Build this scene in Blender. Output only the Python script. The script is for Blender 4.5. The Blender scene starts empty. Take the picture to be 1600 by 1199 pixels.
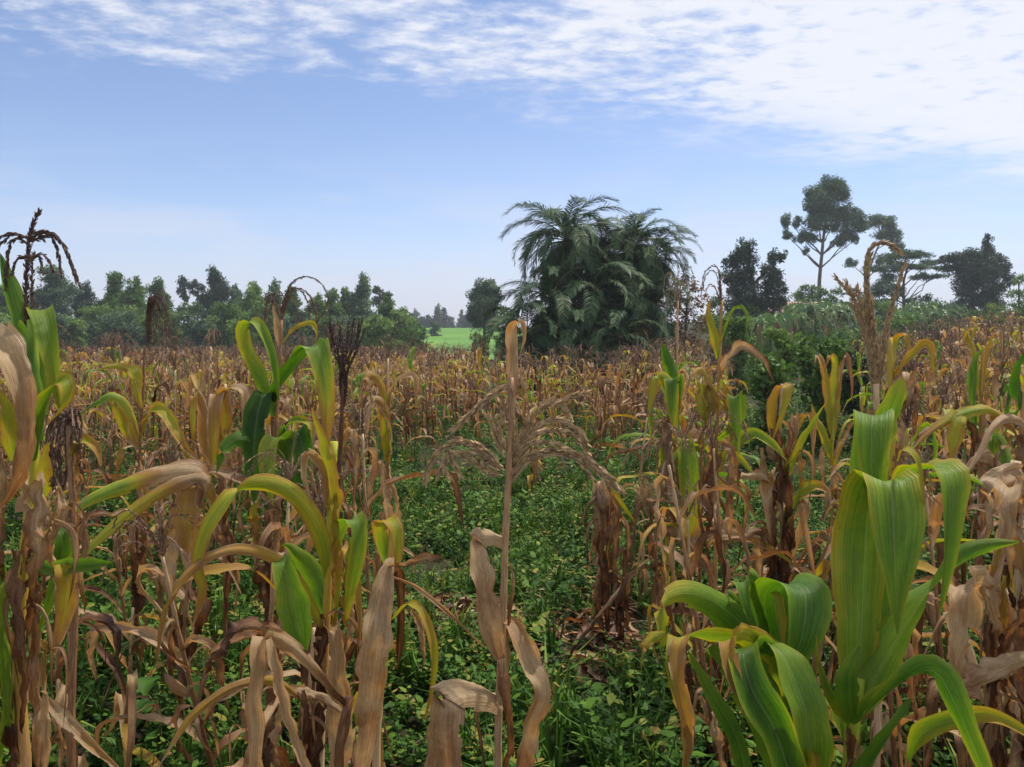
import bpy, math, random
import numpy as np
from mathutils import Vector

# ------------------------------------------------------------------ camera
SC = bpy.context.scene
COL = SC.collection
F = 1200.0                                   # focal length in photo pixels (1600 wide)
CAMZ = 1.70
PITCH = math.atan(80.0 / F)
cam_d = bpy.data.cameras.new('camera'); cam = bpy.data.objects.new('camera', cam_d); COL.objects.link(cam)
cam_d.sensor_width = 36.0; cam_d.lens = 36.0 * F / 1600.0
cam_d.clip_start = 0.05; cam_d.clip_end = 6000
cam.location = (0, 0, CAMZ); cam.rotation_euler = (math.pi / 2 - PITCH, 0, 0)
SC.camera = cam
SC.render.resolution_x = 1024; SC.render.resolution_y = 767

# ------------------------------------------------------------------ sky + sun
SUN_EL, SUN_AZ = math.radians(64), math.radians(48)      # azimuth measured from +Y towards +X
W = bpy.data.worlds.new('World'); SC.world = W; W.use_nodes = True
nt = W.node_tree; nt.nodes.clear()
def N(tree, typ, **kw):
    n = tree.nodes.new(typ)
    for k, v in kw.items(): setattr(n, k, v)
    return n
def math_node(tree, op, a, b=None, c=None, clamp=False):
    n = tree.nodes.new('ShaderNodeMath'); n.operation = op; n.use_clamp = clamp
    for i, v in enumerate((a, b, c)):
        if v is None: continue
        if isinstance(v, (int, float)): n.inputs[i].default_value = v
        else: tree.links.new(v, n.inputs[i])
    return n.outputs[0]
def mixc(tree, fac, a, b, blend='MIX'):
    n = tree.nodes.new('ShaderNodeMix'); n.data_type = 'RGBA'; n.blend_type = blend
    for sock, v in ((n.inputs[0], fac), (n.inputs[6], a), (n.inputs[7], b)):
        if isinstance(v, (int, float)): sock.default_value = v
        elif isinstance(v, tuple): sock.default_value = v
        else: tree.links.new(v, sock)
    return n.outputs[2]
def noise(tree, vec, scale, detail=4, rough=0.55, dist=0.0):
    n = tree.nodes.new('ShaderNodeTexNoise'); n.inputs['Scale'].default_value = scale
    n.inputs['Detail'].default_value = detail; n.inputs['Roughness'].default_value = rough
    n.inputs['Distortion'].default_value = dist
    if vec is not None: tree.links.new(vec, n.inputs['Vector'])
    return n.outputs['Fac']
def sstep(tree, x, lo, hi):
    n = tree.nodes.new('ShaderNodeMapRange'); n.interpolation_type = 'SMOOTHSTEP'
    n.inputs['From Min'].default_value = lo; n.inputs['From Max'].default_value = hi
    if isinstance(x, (int, float)): n.inputs['Value'].default_value = x
    else: tree.links.new(x, n.inputs['Value'])
    return n.outputs['Result']

def build_world():
    t = nt
    sky = N(t, 'ShaderNodeTexSky', sky_type='NISHITA')
    sky.sun_disc = False; sky.sun_elevation = SUN_EL; sky.sun_rotation = SUN_AZ
    sky.altitude = 1200; sky.air_density = 1.0; sky.dust_density = 1.2; sky.ozone_density = 1.4
    tc = N(t, 'ShaderNodeTexCoord')
    sep = N(t, 'ShaderNodeSeparateXYZ'); t.links.new(tc.outputs['Generated'], sep.inputs[0])
    X, Y, Z = sep.outputs
    zc = math_node(t, 'ADD', math_node(t, 'MAXIMUM', Z, 0.0), 0.05)
    px = math_node(t, 'DIVIDE', X, zc); py = math_node(t, 'DIVIDE', Y, zc)
    cmb = N(t, 'ShaderNodeCombineXYZ'); t.links.new(px, cmb.inputs[0]); t.links.new(py, cmb.inputs[1])
    P2 = cmb.outputs[0]
    # altocumulus deck: flat layer whose near edge runs across the sky
    big = noise(t, P2, 1.5, 3, 0.5)
    mf = N(t, 'ShaderNodeMapping'); mf.inputs['Scale'].default_value = (0.8, 1.15, 1); mf.inputs['Rotation'].default_value = (0, 0, -0.5); t.links.new(P2, mf.inputs[0])
    fine = noise(t, mf.outputs[0], 11.0, 6, 0.58, 0.12)
    mid = noise(t, P2, 2.6, 4, 0.55, 0.3)
    edge = math_node(t, 'SUBTRACT', math_node(t, 'ADD', math_node(t, 'MULTIPLY', px, 0.36), 2.98), py)
    edge = math_node(t, 'ADD', edge, math_node(t, 'MULTIPLY', math_node(t, 'SUBTRACT', big, 0.5), 1.5))
    m1 = sstep(t, edge, -0.55, 0.75)
    dens = math_node(t, 'ADD', math_node(t, 'MULTIPLY', fine, 0.6), math_node(t, 'MULTIPLY', mid, 0.55))
    thick = sstep(t, math_node(t, 'ADD', px, math_node(t, 'MULTIPLY', big, 1.0)), -0.1, 2.0)      # the deck closes to the right
    dens = math_node(t, 'ADD', dens, math_node(t, 'MULTIPLY', thick, 0.17))
    puff = sstep(t, math_node(t, 'ADD', dens, math_node(t, 'MULTIPLY', m1, 0.26)), 0.66, 0.98)
    deck = math_node(t, 'MULTIPLY', puff, m1)
    # thin veil higher up, stretched streaks
    mp = N(t, 'ShaderNodeMapping'); mp.inputs['Scale'].default_value = (0.35, 0.9, 1); mp.inputs['Rotation'].default_value = (0, 0, 0.5)
    t.links.new(P2, mp.inputs[0])
    veil = sstep(t, noise(t, mp.outputs[0], 0.8, 5, 0.6, 0.8), 0.45, 0.85)
    veil = math_node(t, 'MULTIPLY', veil, 0.45)
    # low far clouds towards the horizon
    c3 = N(t, 'ShaderNodeMapping'); c3.inputs['Scale'].default_value = (2.2, 2.2, 9.0)
    t.links.new(tc.outputs['Generated'], c3.inputs[0])
    low = sstep(t, noise(t, c3.outputs[0], 2.1, 5, 0.55), 0.46, 0.66)
    lowm = math_node(t, 'MULTIPLY', low, sstep(t, Z, 0.26, 0.03))
    hz = sstep(t, Z, 0.17, -0.01)
    base = mixc(t, 1.0, sky.outputs[0], (1.10, 1.07, 1.15, 1), 'MULTIPLY')
    cloudc = mixc(t, sstep(t, math_node(t, 'ADD', fine, math_node(t, 'MULTIPLY', thick, 0.25)), 0.40, 0.72), (5.3, 5.7, 6.8, 1), (6.6, 6.75, 7.2, 1))
    c = mixc(t, math_node(t, 'MULTIPLY', hz, 0.8), base, (4.7, 4.75, 6.0, 1))
    c = mixc(t, math_node(t, 'MULTIPLY', lowm, 0.6), c, (5.5, 5.6, 6.5, 1))
    c = mixc(t, veil, c, (4.6, 5.2, 6.7, 1))
    c = mixc(t, math_node(t, 'MULTIPLY', deck, 0.92), c, cloudc)
    bg = N(t, 'ShaderNodeBackground'); bg.inputs['Strength'].default_value = 0.13
    out = N(t, 'ShaderNodeOutputWorld')
    t.links.new(c, bg.inputs[0]); t.links.new(bg.outputs[0], out.inputs[0])
build_world()

sun_d = bpy.data.lights.new('sun', 'SUN'); sun = bpy.data.objects.new('sun', sun_d); COL.objects.link(sun)
sun_d.energy = 4.6; sun_d.angle = math.radians(5); sun_d.color = (1.0, 0.95, 0.86)
sdir = Vector((math.sin(SUN_AZ) * math.cos(SUN_EL), math.cos(SUN_AZ) * math.cos(SUN_EL), math.sin(SUN_EL)))
sun.rotation_euler = (-sdir).to_track_quat('-Z', 'Y').to_euler(); sun.location = (0, 0, 30)

VS = SC.view_settings
VS.view_transform = 'Standard'; VS.look = 'None'; VS.gamma = 1.0; VS.use_curve_mapping = False
VS.exposure = 0.1
SC.cycles.max_bounces = 6; SC.cycles.diffuse_bounces = 3; SC.cycles.glossy_bounces = 2; SC.cycles.transmission_bounces = 4; SC.cycles.volume_bounces = 0

# ------------------------------------------------------------------ helpers
RNG = np.random.default_rng(7)
FWD = np.array([0, math.cos(PITCH), -math.sin(PITCH)]); UP = np.array([0, math.sin(PITCH), math.cos(PITCH)]); RT = np.array([1.0, 0, 0])
CAM = np.array([0, 0, CAMZ])
def P(px, py, d):
    return CAM + d * (FWD + RT * (px - 800) / F + UP * (599.5 - py) / F)
def sst(x, a, b):
    t = np.clip((x - a) / (b - a), 0, 1); return t * t * (3 - 2 * t)
def H(x, y):
    """terrain height"""
    x = np.asarray(x, float); y = np.asarray(y, float)
    s = -0.02 * np.clip(y - 4, 0, 46)
    sp = np.log1p(np.exp(np.clip((x - 7.0) / 2.0, -30, 30))) * 2.0
    s = s + 0.14 * 40 * (1 - np.exp(-sp / 40))
    s = s + 3.3 * sst(y, 75, 140) * (1 - 0.5 * sst(x, 5, 40))
    near = 1 - sst(np.hypot(x, y), 25, 60)
    s = s + near * (0.03 * np.sin(x * 2.1 + 0.7 * y) + 0.025 * np.sin(y * 2.9 - x * 1.3 + 1) + 0.03 * np.sin(0.8 * x - 1.1 * y))
    return s
def gz(x, y): return float(H(x, y))
def srgb(r, g, b):
    f = lambda c: (c / 255 / 12.92) if c / 255 <= 0.04045 else ((c / 255 + 0.055) / 1.055) ** 2.4
    return (f(r), f(g), f(b), 1.0)

def mk(name, V, Fs, mat, parent=None, st=None, uv=None, smooth=True):
    """V (n,3); Fs list of int arrays (m,3)/(m,4); st per-vertex float; uv per-vertex"""
    V = np.asarray(V, np.float32); me = bpy.data.meshes.new(name)
    Fs = [np.asarray(f, np.int32) for f in Fs if len(f)]
    loops = np.concatenate([f.ravel() for f in Fs]); tot = np.concatenate([np.full(len(f), f.shape[1], np.int32) for f in Fs])
    start = np.concatenate([[0], np.cumsum(tot)[:-1]]).astype(np.int32)
    me.vertices.add(len(V)); me.vertices.foreach_set('co', V.ravel())
    me.loops.add(len(loops)); me.loops.foreach_set('vertex_index', loops)
    me.polygons.add(len(tot)); me.polygons.foreach_set('loop_start', start)
    try: me.polygons.foreach_set('loop_total', tot)
    except Exception: pass
    me.polygons.foreach_set('use_smooth', np.full(len(tot), smooth, bool))
    if st is not None:
        a = me.attributes.new('st', 'FLOAT', 'POINT'); a.data.foreach_set('value', np.asarray(st, np.float32))
    if uv is not None:
        l = me.uv_layers.new(name='UVMap'); l.data.foreach_set('uv', np.asarray(uv, np.float32)[loops].ravel())
    me.update(calc_edges=True)
    if mat: me.materials.append(mat)
    o = bpy.data.objects.new(name, me); COL.objects.link(o)
    if parent is not None: o.parent = parent
    return o
class MB:
    def __init__(s): s.V = []; s.Q = []; s.T = []; s.S = []; s.U = []; s.n = 0
    def add(s, V, Q=None, T=None, st=None, uv=None):
        V = np.asarray(V, float); k = len(V)
        s.V.append(V)
        if Q is not None and len(Q): s.Q.append(np.asarray(Q) + s.n)
        if T is not None and len(T): s.T.append(np.asarray(T) + s.n)
        s.S.append(np.full(k, 0.0) if st is None else np.broadcast_to(np.asarray(st, float), (k,)))
        s.U.append(np.zeros((k, 2)) if uv is None else np.asarray(uv, float)); s.n += k
    def arrays(s):
        z4 = np.zeros((0, 4), int); z3 = np.zeros((0, 3), int)
        return (np.concatenate(s.V), np.concatenate(s.Q) if s.Q else z4, np.concatenate(s.T) if s.T else z3, np.concatenate(s.S), np.concatenate(s.U))
    def build(s, name, mat, parent=None, smooth=True, off=None):
        V, Q, T, S, U = s.arrays()
        if off is not None: V = V - np.asarray(off)
        return mk(name, V, [Q, T], mat, parent, S, U, smooth)
def tag(o, label=None, cat=None, group=None, kind=None):
    if label: o['label'] = label
    if cat: o['category'] = cat
    if group: o['group'] = group
    if kind: o['kind'] = kind
    return o
def thing(name, label, cat, loc, group=None):
    o = bpy.data.objects.new(name, None); COL.objects.link(o); o.location = tuple(float(v) for v in loc); o.empty_display_size = 0.1
    return tag(o, label, cat, group)
def catmull(pts, n):
    p = np.asarray(pts, float)
    if len(p) == 2: p = np.array([p[0], (p[0] + p[1]) / 2, p[1]])
    q = np.vstack([2 * p[0] - p[1], p, 2 * p[-1] - p[-2]])
    out = []
    for i in range(1, len(q) - 2):
        t = np.linspace(0, 1, 14, endpoint=False)[:, None]
        a, b, c, d = q[i - 1], q[i], q[i + 1], q[i + 2]
        out.append(0.5 * (2 * b + (c - a) * t + (2 * a - 5 * b + 4 * c - d) * t ** 2 + (3 * b - a - 3 * c + d) * t ** 3))
    o = np.vstack(out + [p[-1:]])
    s = np.concatenate([[0], np.cumsum(np.linalg.norm(np.diff(o, axis=0), axis=1))])
    u = np.linspace(0, s[-1], n + 1)
    return np.stack([np.interp(u, s, o[:, k]) for k in range(3)], 1), s[-1]
def nrm(v): return v / np.maximum(np.linalg.norm(v, axis=-1, keepdims=True), 1e-9)
def tube(mb, path, radii, sides=6, st=0.5, cap=True):
    path = np.asarray(path, float); n = len(path); r = np.broadcast_to(np.asarray(radii, float), (n,))
    T = nrm(np.gradient(path, axis=0)); ref = np.array([0.31, 0.17, 0.93]) if abs(T[0] @ np.array([0.31, 0.17, 0.93])) < 0.9 else np.array([1, 0, 0])
    B = nrm(np.cross(T, ref)); C = np.cross(T, B)
    a = np.linspace(0, 2 * math.pi, sides, endpoint=False)
    V = (path[:, None] + r[:, None, None] * (np.cos(a)[None, :, None] * B[:, None] + np.sin(a)[None, :, None] * C[:, None])).reshape(-1, 3)
    i = np.arange(n - 1)[:, None] * sides; j = np.arange(sides)[None]; j2 = (j + 1) % sides
    Q = np.stack([i + j, i + j2, i + sides + j2, i + sides + j], -1).reshape(-1, 4)
    s = np.linspace(0, 1, n); S = np.interp(s, np.linspace(0, 1, len(st)), st) if hasattr(st, '__len__') else np.full(n, st)
    L = np.concatenate([[0], np.cumsum(np.linalg.norm(np.diff(path, axis=0), axis=1))])
    uv = np.stack([np.tile(a / (2 * math.pi), n), np.repeat(L, sides)], 1)
    mb.add(V, Q, None, np.repeat(S, sides), uv)
    if cap:
        k = mb.n - sides
        mb.T.append(np.array([[k, k + x, k + x + 1] for x in range(1, sides - 1)]))

# ------------------------------------------------------------------ materials
def new_mat(name):
    m = bpy.data.materials.new(name); m.use_nodes = True; t = m.node_tree; t.nodes.clear(); return m, t
def ramp(t, fac, stops):
    r = t.nodes.new('ShaderNodeValToRGB'); e = r.color_ramp.elements
    while len(e) < len(stops): e.new(0.5)
    for k, (p, c) in zip(e, stops): k.position = p; k.color = c
    t.links.new(fac, r.inputs[0]); return r.outputs[0]
def finish(t, col, rough=0.55, spec=0.35, trans=0.0, tcol=None, bump=None, bstr=0.3):
    b = t.nodes.new('ShaderNodeBsdfPrincipled'); b.inputs['Roughness'].default_value = rough
    b.inputs['Specular IOR Level'].default_value = spec
    t.links.new(col, b.inputs['Base Color'])
    if bump is not None:
        bm = t.nodes.new('ShaderNodeBump'); bm.inputs['Strength'].default_value = bstr; bm.inputs['Distance'].default_value = 0.004
        t.links.new(bump, bm.inputs['Height']); t.links.new(bm.outputs[0], b.inputs['Normal'])
    sh = b.outputs[0]
    if trans > 0:
        tr = t.nodes.new('ShaderNodeBsdfTranslucent'); t.links.new(tcol if tcol is not None else col, tr.inputs[0])
        mx = t.nodes.new('ShaderNodeMixShader'); mx.inputs[0].default_value = trans
        t.links.new(sh, mx.inputs[1]); t.links.new(tr.outputs[0], mx.inputs[2]); sh = mx.outputs[0]
    o = t.nodes.new('ShaderNodeOutputMaterial'); t.links.new(sh, o.inputs[0])
MAIZE_STOPS = [(0.0, srgb(38, 74, 16)), (0.16, srgb(86, 126, 30)), (0.32, srgb(132, 156, 42)), (0.44, srgb(184, 170, 46)), (0.53, srgb(184, 142, 52)),
               (0.62, srgb(178, 134, 82)), (0.72, srgb(206, 178, 138)), (0.82, srgb(166, 126, 88)), (0.92, srgb(112, 72, 44)), (1.0, srgb(62, 36, 22))]
def maize_leaf_mat():
    m, t = new_mat('maize_leaf')
    at = N(t, 'ShaderNodeAttribute', attribute_name='st'); oi = N(t, 'ShaderNodeObjectInfo')
    uv = N(t, 'ShaderNodeUVMap'); sp = N(t, 'ShaderNodeSeparateXYZ'); t.links.new(uv.outputs[0], sp.inputs[0])
    cb = N(t, 'ShaderNodeCombineXYZ')                       # grain runs along the blade
    t.links.new(math_node(t, 'MULTIPLY', sp.outputs[0], 1.0), cb.inputs[0]); t.links.new(math_node(t, 'MULTIPLY', sp.outputs[1], 3.0), cb.inputs[1])
    t.links.new(math_node(t, 'MULTIPLY', oi.outputs['Random'], 37.0), cb.inputs[2])
    n1 = noise(t, cb.outputs[0], 3.0, 5, 0.6); n2 = noise(t, cb.outputs[0], 14.0, 3, 0.6)
    s = math_node(t, 'ADD', at.outputs['Fac'], math_node(t, 'MULTIPLY', math_node(t, 'SUBTRACT', n1, 0.5), 0.22))
    s = math_node(t, 'ADD', s, math_node(t, 'MULTIPLY', math_node(t, 'SUBTRACT', n2, 0.5), 0.08))
    s = math_node(t, 'ADD', s, math_node(t, 'MULTIPLY', math_node(t, 'SUBTRACT', oi.outputs['Random'], 0.5), 0.05))
    cm = N(t, 'ShaderNodeCombineXYZ'); t.links.new(math_node(t, 'MULTIPLY', sp.outputs[0], 5.0), cm.inputs[0]); t.links.new(math_node(t, 'MULTIPLY', sp.outputs[1], 40.0), cm.inputs[1]); t.links.new(math_node(t, 'MULTIPLY', oi.outputs['Random'], 11.0), cm.inputs[2])
    s = math_node(t, 'ADD', s, math_node(t, 'MULTIPLY', math_node(t, 'SUBTRACT', noise(t, cm.outputs[0], 1.6, 4, 0.7), 0.5), 0.16))
    col = ramp(t, s, MAIZE_STOPS)
    cv = N(t, 'ShaderNodeCombineXYZ'); t.links.new(math_node(t, 'MULTIPLY', sp.outputs[0], 26.0), cv.inputs[0]); t.links.new(math_node(t, 'MULTIPLY', sp.outputs[1], 2.0), cv.inputs[1])
    vein = noise(t, cv.outputs[0], 1.6, 2, 0.5)
    vr = N(t, 'ShaderNodeMapRange'); t.links.new(vein, vr.inputs[0]); vr.inputs[1].default_value = 0.3; vr.inputs[2].default_value = 0.7; vr.inputs[3].default_value = 0.66; vr.inputs[4].default_value = 1.16
    col = mixc(t, 1.0, col, vr.outputs[0], 'MULTIPLY')
    # pale midrib
    ab = math_node(t, 'ABSOLUTE', math_node(t, 'SUBTRACT', sp.outputs[0], 0.5))
    rib = sstep(t, ab, 0.040, 0.008)
    rib = math_node(t, 'MULTIPLY', rib, 0.24)
    col = mixc(t, rib, col, mixc(t, 0.55, col, srgb(214, 206, 158)))
    # necrotic blotches
    sp2 = sstep(t, noise(t, cb.outputs[0], 9.0, 3, 0.7), 0.66, 0.74)
    mid = math_node(t, 'MULTIPLY', sstep(t, s, 0.25, 0.5), 0.55)
    col = mixc(t, math_node(t, 'MULTIPLY', sp2, mid), col, srgb(92, 52, 28))
    tint = mixc(t, sstep(t, s, 0.42, 0.66), (1.2, 1.4, 0.5, 1), (1.28, 1.02, 0.6, 1))
    tc_ = mixc(t, 1.0, mixc(t, 0.35, col, mixc(t, 1.0, col, col, 'MULTIPLY')), tint, 'MULTIPLY')
    finish(t, col, 0.48, 0.4, 0.4, tc_, vein, 0.7)
    return m
def stalk_mat():
    m, t = new_mat('maize_stalk')
    at = N(t, 'ShaderNodeAttribute', attribute_name='st')
    uv = N(t, 'ShaderNodeUVMap'); mp = N(t, 'ShaderNodeMapping'); mp.inputs['Scale'].default_value = (6, 9, 1); t.links.new(uv.outputs[0], mp.inputs[0])
    n = noise(t, mp.outputs[0], 3.0, 5, 0.6)
    s = math_node(t, 'ADD', at.outputs['Fac'], math_node(t, 'MULTIPLY', math_node(t, 'SUBTRACT', n, 0.5), 0.3))
    finish(t, ramp(t, s, MAIZE_STOPS), 0.5, 0.35, 0, None, n, 0.3); return m
def tassel_mat():
    m, t = new_mat('maize_tassel')
    at = N(t, 'ShaderNodeAttribute', attribute_name='st')
    tc = N(t, 'ShaderNodeTexCoord'); n = noise(t, tc.outputs['Object'], 60.0, 3, 0.6)
    s = math_node(t, 'ADD', at.outputs['Fac'], math_node(t, 'MULTIPLY', math_node(t, 'SUBTRACT', n, 0.5), 0.5))
    finish(t, ramp(t, s, [(0, srgb(72, 58, 60)), (0.5, srgb(132, 104, 86)), (1, srgb(196, 166, 122))]), 0.7, 0.2, 0.12); return m
def foliage(name, stops, rough=0.6, trans=0.25, spec=0.3):
    m, t = new_mat(name)
    at = N(t, 'ShaderNodeAttribute', attribute_name='st'); oi = N(t, 'ShaderNodeObjectInfo')
    s = math_node(t, 'ADD', at.outputs['Fac'], math_node(t, 'MULTIPLY', math_node(t, 'SUBTRACT', oi.outputs['Random'], 0.5), 0.25))
    col = ramp(t, s, [(p, srgb(*c)) for p, c in stops])
    finish(t, col, rough, spec, trans); return m
def bark(name, c1, c2):
    m, t = new_mat(name); tc = N(t, 'ShaderNodeTexCoord')
    mp = N(t, 'ShaderNodeMapping'); mp.inputs['Scale'].default_value = (6, 6, 1.2); t.links.new(tc.outputs['Object'], mp.inputs[0])
    n = noise(t, mp.outputs[0], 2.0, 6, 0.65)
    finish(t, ramp(t, n, [(0.3, srgb(*c1)), (0.7, srgb(*c2))]), 0.85, 0.2, 0, None, n, 0.8); return m
M_LEAF = maize_leaf_mat(); M_STALK = stalk_mat(); M_TASSEL = tassel_mat()
M_WEED = foliage('weed_leaf', [(0, (24, 46, 12)), (0.45, (52, 88, 22)), (0.75, (90, 124, 34)), (0.9, (136, 136, 54)), (1.0, (150, 116, 66))], 0.62, 0.3, 0.22)
M_EUC = foliage('eucalyptus_leaf', [(0, (60, 82, 58)), (0.6, (92, 118, 82)), (1, (124, 146, 102))], 0.55, 0.35)
M_DARK = foliage('dark_leaf', [(0, (36, 54, 42)), (0.6, (56, 78, 56)), (1, (80, 102, 70))], 0.55, 0.3)
M_MID = foliage('mid_green_leaf', [(0, (56, 84, 36)), (0.6, (88, 120, 50)), (1, (128, 154, 72))], 0.55, 0.38)
M_LIGHT = foliage('light_green_leaf', [(0, (74, 104, 44)), (0.6, (108, 138, 60)), (1, (146, 166, 86))], 0.55, 0.38)
M_PALM = foliage('palm_leaf', [(0, (34, 56, 30)), (0.5, (60, 88, 50)), (0.8, (96, 116, 80)), (0.93, (176, 164, 116)), (1, (170, 146, 104))], 0.6, 0.18, 0.22)
M_BANANA = foliage('banana_leaf', [(0, (60, 90, 44)), (0.5, (100, 130, 76)), (0.8, (138, 150, 104)), (0.9, (150, 122, 84)), (1, (112, 80, 56))], 0.45, 0.25, 0.45)
M_DRYB = foliage('dry_brush', [(0, (96, 72, 54)), (0.6, (140, 108, 82)), (1, (170, 140, 108))], 0.75, 0.15)
M_BARK = bark('grey_bark', (70, 58, 50), (134, 118, 104)); M_DBARK = bark('dark_bark', (44, 36, 30), (84, 70, 58))
def ground_mat():
    m, t = new_mat('soil'); tc = N(t, 'ShaderNodeTexCoord'); g = tc.outputs['Object']
    n1 = noise(t, g, 0.5, 5, 0.6); n2 = noise(t, g, 9.0, 6, 0.65); n3 = noise(t, g, 45.0, 4, 0.6)
    soil = ramp(t, n2, [(0.25, srgb(30, 22, 17)), (0.55, srgb(60, 44, 32)), (0.8, srgb(92, 70, 50))])
    moss = ramp(t, n3, [(0.25, srgb(24, 34, 14)), (0.6, srgb(44, 60, 24)), (0.85, srgb(72, 80, 38))])
    k = sstep(t, math_node(t, 'ADD', math_node(t, 'MULTIPLY', n1, 0.6), math_node(t, 'MULTIPLY', n2, 0.4)), 0.40, 0.56)
    finish(t, mixc(t, k, soil, moss), 0.9, 0.15, 0, None, n3, 0.9); return m
def grass_mat():
    m, t = new_mat('pasture'); tc = N(t, 'ShaderNodeTexCoord'); g = tc.outputs['Object']
    n1 = noise(t, g, 0.12, 5, 0.6); n2 = noise(t, g, 1.6, 6, 0.7)
    s = math_node(t, 'ADD', math_node(t, 'MULTIPLY', n1, 0.5), math_node(t, 'MULTIPLY', n2, 0.5))
    finish(t, ramp(t, s, [(0.3, srgb(62, 98, 34)), (0.5, srgb(86, 128, 42)), (0.7, srgb(112, 150, 58))]), 0.8, 0.2, 0, None, n2, 0.6); return m
M_SOIL = ground_mat(); M_GRASS = grass_mat()

# ------------------------------------------------------------------ terrain
def sheet(name, xs, ys, off, mat):
    X, Y = np.meshgrid(xs, ys); Z = H(X, Y) + off
    V = np.stack([X, Y, Z], -1).reshape(-1, 3); nx = len(xs)
    i = np.arange(len(ys) - 1)[:, None] * nx; j = np.arange(nx - 1)[None]
    Q = np.stack([i + j, i + j + 1, i + nx + j + 1, i + nx + j], -1).reshape(-1, 4)
    return mk(name, V, [Q], mat)
k = np.linspace(-1, 1, 141); xs = np.sinh(k * 6.2) / math.sinh(6.2) * 2500
k = np.linspace(0, 1, 150); ys = -8 + (np.exp(k * 5.6) - 1) / (math.exp(5.6) - 1) * 4000
tag(sheet('ground', xs, ys, 0.0, M_SOIL), kind='structure')
gx = np.linspace(-26, 6, 60); gy = np.linspace(70, 190, 90)
gfo = sheet('grass_field', gx, gy, 0.12, M_GRASS); tag(gfo, kind='structure')

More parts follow.
